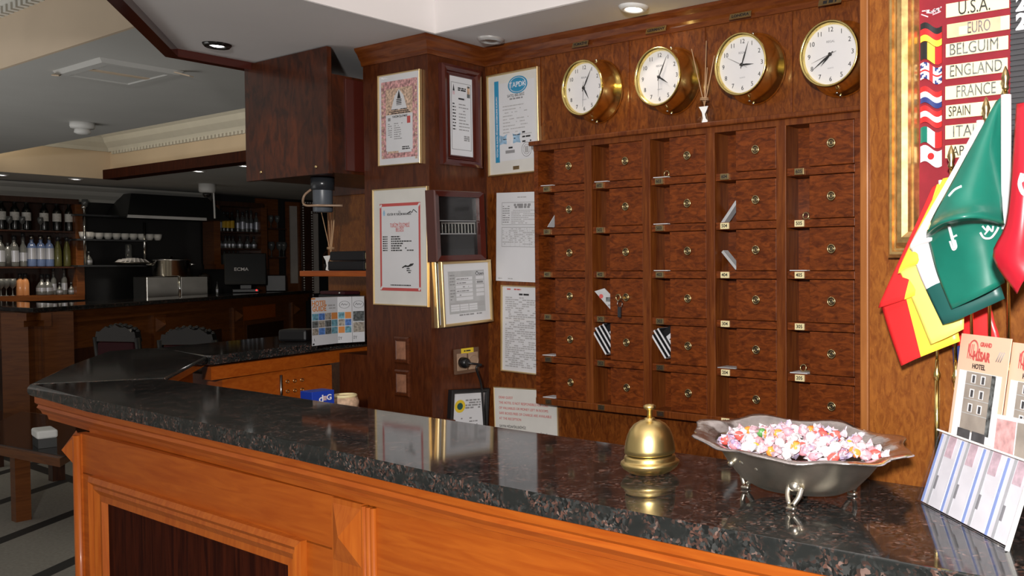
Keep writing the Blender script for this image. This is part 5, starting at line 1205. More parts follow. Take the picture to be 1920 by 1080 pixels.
flag('red and yellow striped table flag, lowest and furthest left of the cluster',
     [[(1748, 352, 1.204), (1757, 346, 1.204), (1775, 340, 1.204)],
      [(1713, 430, 1.200), (1733, 424, 1.20), (1778, 420, 1.204)],
      [(1651, 566, 1.194), (1698, 551, 1.19), (1780, 520, 1.2)],
      [(1654, 578, 1.203), (1700, 562, 1.198), (1780, 532, 1.204)],
      [(1671, 632, 1.204), (1713, 613, 1.20), (1790, 587, 1.204)],
      [(1690, 686, 1.200), (1727, 669, 1.197), (1800, 640, 1.202)]],
     lambda a, b_: 'fred' if a < 0.5 else 'fyellow', 1783, 655, 312, (1760, 1773, 338, 400, 1.208))
flag('small red and navy table flag behind the brass poles, above the hotel brochures',
     [[(1780, 585, 1.245), (1815, 572, 1.243), (1856, 562, 1.245)],
      [(1783, 625, 1.246), (1818, 615, 1.243), (1864, 600, 1.245)],
      [(1786, 650, 1.245), (1822, 645, 1.243), (1874, 642, 1.245)],
      [(1788, 690, 1.245), (1805, 690, 1.243), (1850, 690, 1.245)]],
     lambda a, b_: 'fred' if b_ < 0.66 else 'fnavy', 1757, 690, 580, y=1.245)
flag('crimson table flag with white crescent at the right edge, nearest of the flags',
     [[(1906, 195, 1.10), (1925, 192, 1.09), (1948, 190, 1.10)],
      [(1897, 322, 1.09), (1920, 318, 1.075), (1952, 315, 1.09)],
      [(1886, 420, 1.085), (1912, 424, 1.07), (1954, 430, 1.09)],
      [(1862, 481, 1.09), (1899, 492, 1.075), (1956, 480, 1.09)],
      [(1907, 551, 1.09), (1923, 522, 1.08), (1958, 490, 1.09)]],
     lambda a, b_: 'fcrimson', 1950, 600, 175, None, None,
     [([(1917, 325), (1912, 345), (1918, 362), (1928, 366)], 0.003), ([(1915, 340), (1922, 335), (1930, 345)], 0.0025)], y=1.12)
ps = [at(u, 600, 'Y', FY).x for u in (1750, 1960)]
t = thing('flag_stand', 'wooden stand holding the brass flag poles behind the brochure holder', 'stand', Matrix.Translation(((ps[0]+ps[1])/2, FY, CT+0.0005)))
wS = (ps[1]-ps[0])/2+0.004
B().box(-wS, wS, -0.002, 0.042, 0, 0.022, None, 0.003).done('base', M['blackgloss'], t)
bb = B(); bb.box(-wS, wS, 0.004, 0.041, 0.022, 0.045, None, 0.003); bb.done('block', M['blackgloss'], t)

# ------------------------------------------------------------------ acrylic brochure holder
hb0, hb1 = at(1714, 941, 'Z', CT), at(1886, 1034, 'Z', CT)
dv = (hb1-hb0).normalized(); nv = Vector((dv.y, -dv.x, 0)).normalized()      # outward, towards the room
if nv.dot(CAM-hb0) < 0: nv = -nv
WH = (hb1-hb0).length
back = -nv
def solve_lean(u, v, p0):   # point above p0 in the plane spanned by 'back' and up
    q = at_plane(u, v, p0, dv); r = q-p0; return r.dot(back), r.z
sb, sz = solve_lean(1757, 806, hb0)
lean = math.atan2(sb, sz); Lf = math.hypot(sb, sz)
up = (back*math.sin(lean)+Vector((0, 0, 1))*math.cos(lean)).normalized(); zo = dv.cross(up).normalized()
if zo.dot(nv) < 0: zo = -zo
xh = up.cross(zo).normalized()
org = hb0 if xh.dot(dv) > 0 else hb1
HM = Matrix(((xh.x, up.x, zo.x, org.x), (xh.y, up.y, zo.y, org.y), (xh.z, up.z, zo.z, CT+0.001), (0, 0, 0, 1)))
t = thing('brochure_holder', 'clear acrylic leaflet holder at the right end of the granite counter', 'leaflet holder', HM)
HI = HM.inverted()
def onh(u, v, z=0.0):
    q = HI @ at_plane(u, v, HM @ Vector((0, 0, z)), zo); return q.x, q.y
B().box(0, WH, 0, Lf, -0.003, 0, None, 0.0008).done('front_pane', M['acrylic'], t)
b = B(); hz = Matrix.Identity(4)
b.box(0, WH, 0.0, Lf*1.22, -0.042, -0.039, None, 0.0008); b.done('back_pane', M['acrylic'], t)
B().box(0, 0.003, 0.0, Lf*1.05, -0.039, -0.003).done('side_pane', M['acrylic'], t); B().box(WH-0.003, WH, 0.0, Lf*1.05, -0.039, -0.003).done('side_pane', M['acrylic'], t)
B().box(0, WH, 0.0, 0.003, -0.042, 0).done('base_pane', M['acrylic'], t)
B().box(0, WH, Lf-0.0015, Lf+0.001, -0.0035, 0.0005).done('lip', M['white'], t, label='bright upper lip')
B().box(WH-0.0015, WH+0.0015, 0, Lf, -0.004, 0.001).done('edge', M['white'], t, label='bright right edge')
# leaflets seen through the front
nL_ = 4
for k in range(nL_):
    xa = 0.004+(WH-0.010)*k/nL_; xb_ = 0.004+(WH-0.010)*(k+1)/nL_-0.002
    tt = thing('leaflet', ['leftmost', 'second from the left', 'third from the left', 'rightmost'][k]+' white leaflet with a blue stripe in the acrylic holder', 'leaflet', HM @ Matrix.Translation((xa, 0.004, -0.0075)))
    wv = xb_-xa
    B().box(0, wv, 0, Lf-0.006, -0.003, 0).done('sheet', M['leaflet'], tt)
    b = B(); b.box(wv*0.02, wv*0.13, 0, Lf-0.008, 0.0002, 0.0006, M['leafblue']); b.box(wv*0.45, wv*0.80, Lf*0.66, Lf*0.94, 0.0002, 0.0006, M['leafrose'])
    b.box(wv*0.30, wv*0.42, 0.0, Lf*0.97, 0.0002, 0.0006, M['greyprint']); b.box(wv*0.40, wv*0.5, Lf*0.22, Lf*0.40, 0.0002, 0.0006, M['inkg']); b.done('print', None, tt)
# hotel brochures standing behind, more upright than the pane
l2 = R_(9); up2 = (back*math.sin(l2)+Vector((0, 0, 1))*math.cos(l2)).normalized(); zo2 = xh.cross(up2).normalized(); lp = Vector(HM.translation)+up*Lf
HB = Matrix(((xh.x, up2.x, zo2.x, lp.x), (xh.y, up2.y, zo2.y, lp.y), (xh.z, up2.z, zo2.z, lp.z), (0, 0, 0, 1)))
HBI = HB.inverted()
def onb2(u, v, z): q = HBI @ at_plane(u, v, HB @ Vector((0, 0, z)), zo2); return q.x, q.y
def brochure(px, zoff, label, tall=None):
    q = [Vector(onb2(u, v, zoff)) for u, v in px]
    xv = (q[1]-q[0])*0.5+(q[2]-q[3])*0.5; W_ = xv.length; yv = (q[0]-q[3])*0.5+(q[1]-q[2])*0.5; H_ = yv.length
    c = sum(q, Vector((0, 0)))/4; ang = math.atan2(xv.y, xv.x)
    c2 = c; mt = HB @ Matrix.Translation((c2.x, c2.y, zoff)) @ Matrix.Rotation(ang, 4, 'Z')
    tt = thing('brochure', label, 'brochure', mt)
    B().box(-W_/2, W_/2, -H_/2, H_/2, -0.0012, 0).done('sheet', M['peach'], tt)
    return tt, W_, H_
def hotel_print(tt, W_, H_):
    b = B(); z = 0.0004; u_ = H_
    text_into(b, 'GRAND', W_*0.04, H_*0.415, z, H_*0.055, M['inkred'], bold=0.0003)
    b.M = Matrix.Translation((-W_*0.20, H_*0.37, z)); b.torus(W_*0.09, 0.0011, M['inkred'], 0, 20, 5); b.M = Matrix()
    for k in range(4): b.box(-W_*0.31+0.0045*k, -W_*0.30+0.0045*k, H_*0.27, H_*0.41, z, z+0.0004, M['inkred'])
    text_into(b, 'HİSAR', -W_*0.02, H_*0.30, z+0.0002, H_*0.115, M['inkred'], bold=0.0008, sx=0.85)
    text_into(b, 'HOTEL', -W_*0.05, H_*0.205, z, H_*0.065, M['ink'], bold=0.0002, sx=1.1)
    for k in range(3): b.tube([(W_*(0.27+0.04*k), H_*0.28, z), (W_*(0.33+0.04*k), H_*0.37, z)], 0.0006, M['inkg'], 5)
    b.box(-W_*0.43, W_*0.42, -H_*0.47, H_*0.155, z, z+0.0003, M['fwhite']); b.box(-W_*0.27, W_*0.30, -H_*0.40, H_*0.15, z+0.0003, z+0.0005, M['facade']); b.box(W_*0.24, W_*0.32, -H_*0.40, H_*0.15, z+0.0005, z+0.0006, M['photodark'])
    for r_ in range(3):
        for s_ in (-0.12, 0.07):
            y = H_*(0.095-0.135*r_); b.box(W_*(s_-0.035), W_*(s_+0.055), y-H_*0.045, y+H_*0.035, z+0.0006, z+0.0008, M['leaflet']); b.box(W_*(s_-0.01), W_*(s_+0.04), y-H_*0.04, y+H_*0.025, z+0.0008, z+0.0010, M['facadeblk'])
    for r_ in range(3): b.box(-W_*0.27, W_*0.24, H_*(0.03-0.135*r_), H_*(0.036-0.135*r_), z+0.0006, z+0.0008, M['greyprint'])
    for s_ in (-0.30, 0.0): b.box(W_*s_, W_*(s_+0.26), -H_*0.47, -H_*0.385, z+0.0006, z+0.0009, M['facadeblk'])
    b.done('print', None, tt)
tt, W_, H_ = brochure([(1813, 625), (1904, 640), (1862, 842), (1768, 815)], -0.014, 'peach hotel brochure with a stone facade photo, leftmost in the clear holder'); hotel_print(tt, W_, H_)
tt, W_, H_ = brochure([(1907, 641), (2000, 657), (1958, 868), (1865, 842)], -0.020, 'peach hotel brochure cut off by the right edge, behind the rose leaflet'); hotel_print(tt, W_, H_)
tt, W_, H_ = brochure([(1872, 778), (1950, 794), (1930, 872), (1850, 850)], -0.011, 'small rose coloured leaflet standing in front of the second hotel brochure')
tt.children[0].data.materials.clear(); tt.children[0].data.materials.append(M['leaflet'])
b = B(); b.box(-W_*0.42, W_*0.05, -H_*0.5, H_*0.40, 0.0003, 0.0006, M['rosecard']); b.box(W_*0.08, W_*0.48, -H_*0.45, H_*0.40, 0.0003, 0.0006, M['facade']); b.done('print', None, tt)
# pot plant at the right edge
pc = at(1950, 1016, 'Z', CT)
t = thing('potted_plant', 'small plant in a pale clay pot at the right edge of the counter', 'plant', Matrix.Translation((pc.x+0.022, pc.y+0.004, CT+0.0005)))
B().lathe([(0.028, 0), (0.036, 0.045), (0.040, 0.046), (0.040, 0.056), (0.034, 0.056), (0.032, 0.048), (1e-6, 0.047)], 28).done('pot', M['terracotta'], t)
b = B()
for k in range(34):
    a = rnd.uniform(0, 6.28); L = rnd.uniform(0.03, 0.06); q = rnd.uniform(0.008, 0.03)
    c = Vector((q*math.cos(a), q*math.sin(a), 0.047)); d = Vector((math.cos(a)*0.3, math.sin(a)*0.3, 1)).normalized(); s_ = d.cross(Vector((0, 0, 1))).normalized()*0.006
    b.f([b.v(c), b.v(c+d*L*0.5+s_), b.v(c+d*L), b.v(c+d*L*0.5-s_)])
b.done('leaves', M['leaf'], t, recalc=False)

# ------------------------------------------------------------------ the bar across the lobby
BZ = 1.12
out_ = [(-12.59, 2.81), (-8.72, 2.83), (-12.15, 7.15)]; inn = [(-12.55, 6.85), (-9.75, 3.32), (-12.59, 3.30)]
o = slab('bar_worktop', out_+inn, BZ-0.04, BZ, M['granite'], None, 0.008); tag(o, 'dark polished stone top of the bar across the lobby', 'worktop')
t = thing('bar_counter', 'brown panelled bar counter across the lobby with small diamond blocks', 'bar counter', Matrix.Translation((-8.72, 2.83, 0)))
def lb(b): b.M = Matrix.Translation((8.72, -2.83, 0)); return b
def bwall(a, c, off0, off1, z0, z1, m, nm, s0=0.0, s1=None):
    """a board along the line a->c of the bar front; off = distance behind that line"""
    a, c = Vector(a), Vector(c); d = (c-a); L = d.length; d.normalize(); n_ = Vector((-d.y, d.x))
    s1 = L if s1 is None else s1
    if n_.dot(Vector((-11, 4.5))-a) < 0: n_ = -n_
    q = [a+d*s0+n_*off0, a+d*s1+n_*off0, a+d*s1+n_*off1, a+d*s0+n_*off1]
    b = B(Matrix.Translation((8.72, -2.83, 0))); b.prism([(p.x, p.y) for p in q], z0, z1); return b.done(nm, M[m], t)
K0, K1, K2 = (-12.58, 2.81), (-8.72, 2.83), (-12.15, 7.15)
for (a, c, L) in ((K1, K0, 3.86), (K1, K2, 5.5)):
    bwall(a, c, 0.10, 0.30, 0.0, 1.08, 'barwood', 'carcass', 0.09)
    bwall(a, c, 0.05, 0.12, 1.02, 1.08, 'barwood', 'cornice'); bwall(a, c, 0.07, 0.12, 0.97, 1.02, 'barwood', 'cornice')
    s_ = 0.42
    while s_+1.3 < L:
        bwall(a, c, 0.085, 0.10, 0.12, 0.80, 'barwood', 'panel_moulding', s_, s_+1.15)
        bwall(a, c, 0.080, 0.10, 0.18, 0.74, 'bardark', 'panel', s_+0.07, s_+1.08)
        s_ += 1.62
    s_ = 0.16
    while s_+0.2 < L:
        bwall(a, c, 0.075, 0.10, 0.0, 0.97, 'barwood', 'pilaster', s_, s_+0.22)
        aa, cc = Vector(a), Vector(c); d = (cc-aa).normalized(); n_ = Vector((-d.y, d.x)); n_ = n_ if n_.dot(Vector((-11, 4.5))-aa) > 0 else -n_
        b = B(Matrix.Translation((8.72, -2.83, 0))); e0 = aa+d*(s_+0.03)+n_*0.075; e1 = aa+d*(s_+0.19)+n_*0.075; ap = aa+d*(s_+0.11)+n_*0.02
        vs = [b.v((e0.x, e0.y, 0.80)), b.v((e1.x, e1.y, 0.80)), b.v((e1.x, e1.y, 0.94)), b.v((e0.x, e0.y, 0.94))]; av = b.v((ap.x, ap.y, 0.87))
        for k in range(4): b.f([vs[k], vs[(k+1) % 4], av])
        b.f(vs); b.done('diamond_block', M['barwood'], t); s_ += 1.62
bwall(K1, K2, 0.078, 0.10, 0.80, 1.0, 'counter', 'front_board', 3.55, 4.5)
# back bar worktop
t = thing('back_bar', 'dark worktop along the rear wall behind the bar', 'worktop', Matrix.Translation((-12.3, 5.0, 0)))
B().box(-0.295, 0.15, -1.6, 1.9, 0.0, 0.98, None, 0.004).done('cupboards', M['bardark'], t); B().box(-0.295, 0.18, -1.62, 1.92, 0.981, 1.01, None, 0.004).done('top', M['niche'], t)
# bottle cabinets
XB = -12.38
def yz(u, v, x=XB): p = at(u, v, 'X', x); return p.y, p.z
def cabinet(label, u0, u1, shelves, vtop, vbot):
    y0, zb_ = yz(u0, vbot); y1, _ = yz(u1, vbot); zt = yz((u0+u1)/2, vtop)[1]
    t = thing('bottle_cabinet', label, 'cabinet', Matrix.Translation((-12.45, (y0+y1)/2, zb_)))
    hw = (y1-y0)/2; h = zt-zb_
    B().box(-0.145, -0.12, -hw, hw, 0, h).done('back_panel', M['bardark'], t)
    for s_ in (-1, 1): B().box(-0.12, 0.17, s_*hw-0.04, s_*hw+0.04, 0, h).done('side_post', M['barwood'], t)
    B().box(-0.12, 0.17, -hw, hw, h, h+0.06).done('top_board', M['bardark'], t)
    B().box(-0.12, 0.19, -hw-0.03, hw+0.03, -0.06, 0.0).done('bottom_board', M['barwood'], t)
    zz = []
    for v in shelves:
        z = yz((u0+u1)/2, v)[1]; zz.append(z)
        B().box(-0.12, 0.16, -hw+0.04, hw-0.04, z-zb_-0.018, z-zb_).done('shelf', M['bardark'], t)
    return zz+[zb_]
zl = cabinet('left bar cabinet with three rows of bottles at the left edge of the photo', -30, 145, (432, 500), 380, 556)
zr = cabinet('bar cabinet with three rows of small bottles behind the till screen', 401, 489, (435, 466), 388, 496)
def bottle_proto(kind):
    """returns list of (part name, mesh data, material)"""
    r = []
    if kind == 'wine': pr = [(0.036, 0), (0.037, 0.01), (0.037, 0.20), (0.030, 0.225), (0.015, 0.25), (0.0145, 0.31), (0.016, 0.315), (0.016, 0.325)]; gm, lz, lm = 'bglass', (0.10, 0.185), 'blabel'
    elif kind == 'spirit': pr = [(0.038, 0), (0.040, 0.01), (0.040, 0.20), (0.030, 0.235), (0.014, 0.255), (0.014, 0.30), (0.018, 0.30), (0.018, 0.33)]; gm, lz, lm = 'bclear', (0.05, 0.17), 'blklabel'
    elif kind == 'blue': pr = [(0.038, 0), (0.040, 0.01), (0.040, 0.21), (0.030, 0.245), (0.015, 0.26), (0.015, 0.31), (0.018, 0.31), (0.018, 0.335)]; gm, lz, lm = 'bblue', (0.08, 0.20), 'blklabel'
    elif kind == 'olive': pr = [(0.034, 0), (0.036, 0.01), (0.034, 0.17), (0.022, 0.24), (0.013, 0.27), (0.013, 0.32), (0.016, 0.325)]; gm, lz, lm = 'bgreen', None, None
    elif kind == 'squat': pr = [(0.05, 0), (0.052, 0.01), (0.050, 0.09), (0.030, 0.13), (0.014, 0.15), (0.014, 0.20), (0.018, 0.20), (0.018, 0.225)]; gm, lz, lm = 'bclear', (0.03, 0.08), 'blklabel'
    elif kind == 'amber': pr = [(0.030, 0), (0.031, 0.005), (0.031, 0.12), (0.024, 0.15), (0.013, 0.165), (0.013, 0.21), (0.015, 0.215)]; gm, lz, lm = 'bamber', None, None
    elif kind == 'yellow': pr = [(0.036, 0), (0.037, 0.01), (0.037, 0.19), (0.014, 0.25), (0.014, 0.31), (0.017, 0.32)]; gm, lz, lm = 'bglass', (0.06, 0.18), 'bylabel'
    elif kind == 'tall': pr = [(0.030, 0), (0.031, 0.01), (0.031, 0.20), (0.014, 0.25), (0.013, 0.34), (0.016, 0.34), (0.016, 0.36)]; gm, lz, lm = 'bclear', (0.06, 0.15), 'blklabel'
    elif kind == 'white': pr = [(0.036, 0), (0.036, 0.17), (0.020, 0.20), (0.013, 0.22), (0.013, 0.25)]; gm, lz, lm = 'bclear', (0.015, 0.165), 'blabel'
    elif kind == 'glass': pr = [(0.022, 0), (0.022, 0.004), (0.004, 0.008), (0.004, 0.07), (0.028, 0.10), (0.034, 0.14), (0.030, 0.175), (0.028, 0.175)]; gm, lz, lm = 'bclear', None, None
    elif kind == 'cup': pr = [(0.022, 0), (0.036, 0.03), (0.040, 0.065), (0.037, 0.065), (0.03, 0.01)]; gm, lz, lm = 'white', None, None
    o = B().lathe(pr, 16).done('bottle', M[gm]); r.append(('body', o.data)); bpy.data.objects.remove(o)
    if kind not in ('glass', 'cup'):
        rz = pr[-1][0]; o = B().lathe([(rz+0.001, pr[-1][1]-0.045), (rz+0.001, pr[-1][1]+0.002)], 12).done('cap', M['charcoal'] if kind != 'blue' else M['steel']); r.append(('cap', o.data)); bpy.data.objects.remove(o)
    if lz:
        rr = pr[2][0]+0.0012; o = B().lathe([(rr, lz[0]), (rr, lz[1])], 16, None, cap0=False, cap1=False).done('label', M[lm]); r.append(('label', o.data)); bpy.data.objects.remove(o)
    return r
BP = {k: bottle_proto(k) for k in ('wine', 'spirit', 'blue', 'olive', 'squat', 'amber', 'yellow', 'tall', 'white', 'glass', 'cup')}
def put(kind, y, z, label, cat, group, x=XB, sc=1.0, name=None):
    t = thing(name or {'glass': 'wine_glass', 'cup': 'cup'}.get(kind, 'bottle'), label, cat, Matrix.Translation((x, y, z+0.0005)) @ Matrix.Scale(sc, 4), group)
    for nm, me in BP[kind]:
        link({'cup': 'bowl', 'glass': 'bowl'}.get(kind, nm) if nm == 'body' else nm, me, t)
for u in (3, 28, 50, 83, 107, 130): put('wine', yz(u, 430)[0], zl[0], 'dark wine bottle with a white label on the top shelf of the left bar cabinet', 'bottle', 'wine bottles on the left cabinet top shelf', sc=1.08)
for u in (14, 38, 72): put('glass', yz(u, 430)[0], zl[0], 'sparkling glass between the wine bottles on the top shelf of the left cabinet', 'glass', 'glasses between the wine bottles', x=XB+0.06, sc=0.85)
for u, k in ((1, 'spirit'), (15, 'white'), (27, 'spirit'), (44, 'tall'), (60, 'blue'), (77, 'blue'), (93, 'blue'), (109, 'olive'), (126, 'olive')):
    put(k, yz(u, 498)[0], zl[1], {'spirit': 'clear spirit bottle with a silver label on the middle shelf of the left cabinet', 'white': 'squat bottle with a wide pale label on the middle shelf of the left cabinet', 'tall': 'tall slim clear bottle next to the blue bottles in the left cabinet', 'blue': 'blue glass spirit bottle on the middle shelf of the left cabinet', 'olive': 'olive green bottle at the right end of the left cabinet middle shelf'}[k], 'bottle', {'spirit': 'silver label bottles', 'blue': 'blue bottles', 'olive': 'olive bottles'}.get(k), sc=1.05)
for u in (2, 12, 24): put('glass', yz(u, 555)[0], zl[2], 'stemmed glass on the bottom shelf of the left cabinet', 'glass', 'glasses on the left cabinet bottom shelf', sc=1.1)
for u in (38, 48): put('amber', yz(u, 555)[0], zl[2], 'amber bottle on the bottom shelf of the left cabinet', 'bottle', 'amber bottles', sc=1.15)
for u in (79, 90): put('squat', yz(u, 555)[0], zl[2], 'squat clear bottle on the bottom shelf of the left cabinet', 'bottle', 'squat bottles on the left cabinet bottom shelf', sc=1.05)
put('tall', yz(101, 555)[0], zl[2], 'slim pale bottle right of the squat bottles in the left cabinet', 'bottle', None, sc=0.85)
put('tall', yz(121, 555)[0], zl[2], 'slim dark bottle between two round flasks in the left cabinet', 'bottle', None, sc=0.9)
for u in (112, 134): put('squat', yz(u, 555)[0], zl[2], 'low round flask beside the slim dark bottle in the left cabinet', 'bottle', 'round flasks', sc=0.62)
for u, k in ((408, 'spirit'), (413, 'tall'), (420, 'yellow'), (427, 'yellow'), (435, 'yellow'), (446, 'tall'), (455, 'spirit'), (463, 'tall'), (471, 'tall'), (481, 'spirit')):
    put(k, yz(u, 433)[0], zr[0], {'spirit': 'clear spirit bottle on the top shelf behind the till', 'tall': 'tall slim bottle on the top shelf behind the till', 'yellow': 'dark bottle with a yellow label on the top shelf behind the till'}[k], 'bottle', {'spirit': 'spirit bottles behind the till', 'tall': 'tall bottles behind the till', 'yellow': 'yellow label bottles'}[k], sc=0.82)
for u in (412, 423, 430, 437, 450, 464, 476): put('squat', yz(u, 464)[0], zr[1], 'small liqueur bottle on the middle shelf behind the till', 'bottle', 'liqueur bottles on the middle shelf behind the till', sc=0.74)
for u in (412, 421, 430, 438, 446): put('white', yz(u, 494)[0], zr[2], 'bottle with a broad pale label on the bottom shelf behind the till', 'bottle', 'pale label bottles behind the till', sc=0.72)
# niche with steel shelf, cups, glasses
yA, zA = yz(160, 497, -12.2); yB, zB_ = yz(272, 497, -12.2)
t = thing('cup_rack', 'steel framed rack with three thin shelves between the bottle cabinet and the hood', 'rack', Matrix.Translation((-12.3, (yA+yB)/2, zA)))
hw = (yB-yA)/2; hz_ = yz(166, 392, -12.2)[1]-zA
for s_, k in ((-1, 1.0), (1, 0.80)): B().tube([(0.10, s_*hw, 0), (0.10, s_*hw, hz_*k)], 0.016, None, 8).done('post', M['chrome'], t)
sz_ = []
for v in (404, 449, 497):
    z = yz(215, v, -12.2)[1]-zA; sz_.append(z+zA); B().box(-0.2, 0.12, -hw-0.08, hw+0.02, z-0.02, z).done('shelf', M['charcoal'], t)
B(Matrix.Translation((0.10, -hw, hz_))).ball((0, 0, 0.02), 0.03, None).done('finial', M['chrome'], t)
for k in range(9): put('cup', yA+0.07+0.088*k, sz_[1], 'white coffee cup in the row on the steel rack', 'cup', 'cups on the steel rack', x=-12.24, sc=1.15)
for k in range(2): put('cup', yz(148+8*k, 449)[0], sz_[1], 'white mug left of the rack post', 'mug', 'mugs on the steel rack', x=-12.24, sc=1.25, name='mug')
put('glass', yz(150, 404)[0], sz_[0], 'small glass on the top shelf of the steel rack', 'glass', None, x=-12.24); put('squat', yz(157, 497)[0], sz_[2], 'round flask on the bottom shelf of the steel rack', 'bottle', None, x=-12.24, sc=0.7)
t = thing('tray', 'oval dish of folded napkins on the bottom shelf of the steel rack', 'dish', Matrix.Translation((-12.2, yz(235, 497)[0], sz_[2])))
B().lathe([(0.10, 0.001), (0.20, 0.035), (0.21, 0.036), (0.19, 0.02)], 28, None, 0.8, 1.0).done('dish', M['steel'], t)
b = B()
for k in range(7): o2 = b.M; b.M = Matrix.Translation((0, -0.15+0.05*k, 0.035)) @ Matrix.Rotation(0.3*(k-3), 4, 'X'); b.box(-0.07, 0.07, -0.004, 0.004, 0, 0.05); b.M = o2
b.done('napkins', M['leaflet'], t)
o = B().lathe([(0.03, 0.0), (0.03, 0.2), (0.025, 0.21)], 14).done('tumbler', M['bclear']); o.matrix_world = Matrix.Translation((-12.27, yz(233, 449)[0], sz_[2]+0.001)) @ Matrix.Scale(1.2, 4); tag(o, 'tall pale tumbler behind the napkin dish', 'glass')
t = thing('extractor_hood', 'black extractor hood above the coffee corner of the bar', 'hood', Matrix.Translation((-12.3, yz(315, 412)[0], yz(315, 412)[1])))
b = B(); hw = 0.62; vs = [b.v(p) for p in ((-0.28, -hw, 0.0), (0.35, -hw, 0.0), (0.35, hw*0.86, 0.0), (-0.28, hw*0.86, 0.0), (-0.28, -hw*0.7, 0.30), (0.0, -hw*0.7, 0.30), (0.0, hw*0.7, 0.30), (-0.28, hw*0.7, 0.30))]
for q in ((0, 3, 2, 1), (4, 5, 6, 7), (0, 1, 5, 4), (1, 2, 6, 5), (2, 3, 7, 6), (3, 0, 4, 7)): b.f([vs[i] for i in q])
b.done('canopy', M['hood'], t); B().box(0.34, 0.36, -hw, hw*0.4, -0.015, 0.02).done('edge_strip', M['chrome'], t)
zc_ = 1.011
t = thing('coffee_machine', 'boxy steel coffee machine on the back bar under the hood', 'coffee machine', Matrix.Translation((-12.1, yz(337, 555, -11.95)[0], zc_)))
hm_ = yz(337, 518, -11.95)[1]-zc_
B().box(-0.2, 0.15, -0.36, 0.0, 0, hm_, None, 0.01).done('body', M['steel'], t); B().box(-0.2, 0.15, 0.01, 0.33, 0, hm_*1.0, None, 0.01).done('side_body', M['steel'], t); B().tube([(0.16, -0.0, 0.02), (0.16, 0.0, hm_)], 0.012).done('steam_pipe', M['chrome'], t)
b = B(Matrix.Translation((-0.02, -0.05, hm_+0.001))); hp_ = yz(337, 484, -11.95)[1]-zc_-hm_
t = thing('cooking_pot', 'shiny steel pot with a lid on the coffee machine', 'pot', Matrix.Translation((-12.1, yz(333, 555, -11.95)[0], zc_+hm_+0.001)))
B().lathe([(0.19, 0), (0.20, 0.01), (0.20, hp_*0.86), (0.205, hp_*0.88)], 28, None).done('pot', M['chrome'], t); B().lathe([(0.21, hp_*0.885), (0.16, hp_*0.97), (0.02, hp_), (0.02, hp_*1.1)], 24).done('lid', M['chrome'], t)
for s_ in (-1, 1): B().tube([(0.0, s_*0.20, hp_*0.6), (0.0, s_*0.27, hp_*0.65), (0.0, s_*0.20, hp_*0.7)], 0.01).done('handle', M['chrome'], t)
o = B().lathe([(0.08, 0), (0.09, 0.02), (0.09, 0.26), (0.07, 0.34), (0.02, 0.36)], 24).done('kettle', M['steel']); o.matrix_world = Matrix.Translation((-12.1, yz(392, 555, -11.95)[0], zc_+0.001)); tag(o, 'steel kettle on the back bar right of the coffee machine', 'kettle')
# till
tp = at(480, 549, 'Z', BZ); tp = Vector((tp.x-0.28, tp.y+0.02, BZ))
t = thing('till_screen', 'black touch screen till standing on the bar', 'screen', Matrix.Translation(tp) @ Matrix.Rotation(R_(62), 4, 'Z'))
ws = 0.235; hs_ = (at(480, 474, 'X', tp.x).z-BZ)
B().box(-0.15, 0.15, -0.10, 0.12, 0.0005, 0.05, None, 0.01).done('base', M['black'], t); B().box(-0.06, 0.06, 0.0, 0.06, 0.05, hs_*0.5).done('neck', M['black'], t)
mm = Matrix.Translation((0, -0.02, hs_*0.60)) @ Matrix.Rotation(R_(76), 4, 'X')
b = B(mm); b.box(-ws, ws, -hs_*0.41, hs_*0.41, -0.045, 0, None, 0.012); b.done('housing', M['black'], t)
b = B(mm); b.box(-ws*0.93, ws*0.93, -hs_*0.34, hs_*0.37, 0.0003, 0.0015); s_ = b.done('panel', M['charcoal'], t)
b = B(mm); text_into(b, 'ECMA', -ws*0.2, -0.01, 0.002, 0.06, M['leaflet'], bold=0.0012); text_into(b, 'till', 0.0, -hs_*0.375, 0.0008, 0.03, M['inkg']) if False else None; b.done('lettering', None, s_)
b = B(Matrix.Translation((0.12, -0.105, 0.03))); b.ball((0, 0, 0), 0.012, None); b.done('indicator_light', M['redled'], t)
o = B().box(-0.12, 0.12, -0.1, 0.1, 0.0005, 0.22, None, 0.01).done('receipt_printer', M['black']); o.matrix_world = Matrix.Translation((tp.x-0.24, tp.y+0.52, BZ)) @ Matrix.Rotation(R_(60), 4, 'Z'); tag(o, 'black receipt printer right of the till screen', 'printer')
put('tall', at(428, 552, 'Z', BZ).y-0.05, BZ, 'small dark flask on the bar left of the till', 'bottle', None, x=at(428, 552, 'Z', BZ).x-0.15, sc=0.42)
# glass shelves right of the second cabinet
y0_, zz0 = yz(494, 432); y1_, _ = yz(536, 432)
t = thing('glass_shelf', 'narrow brown wall unit with two small shelves of glasses right of the till', 'shelf', Matrix.Translation((-12.45, (y0_+y1_)/2, zz0-1.3)))
B().box(-0.145, -0.12, -(y1_-y0_)/2, (y1_-y0_)/2, 0.3, 1.75).done('back_panel', M['barwood'], t)
zs_ = []
for v in (428, 482):
    z = yz(515, v)[1]; zs_.append(z); B().box(-0.12, 0.12, -(y1_-y0_)/2+0.02, (y1_-y0_)/2-0.02, z-(zz0-1.3)-0.02, z-(zz0-1.3)).done('shelf', M['bardark'], t)
for u in (508, 520): put('glass', yz(u, 428)[0], zs_[0], 'stemmed glass on the upper shelf right of the till', 'glass', 'glasses on the upper shelf right of the till')
for u in (509, 524, 532): put('glass', yz(u, 482)[0], zs_[1], 'stemmed glass on the lower shelf right of the till', 'glass', 'glasses on the lower shelf right of the till', sc=1.2)
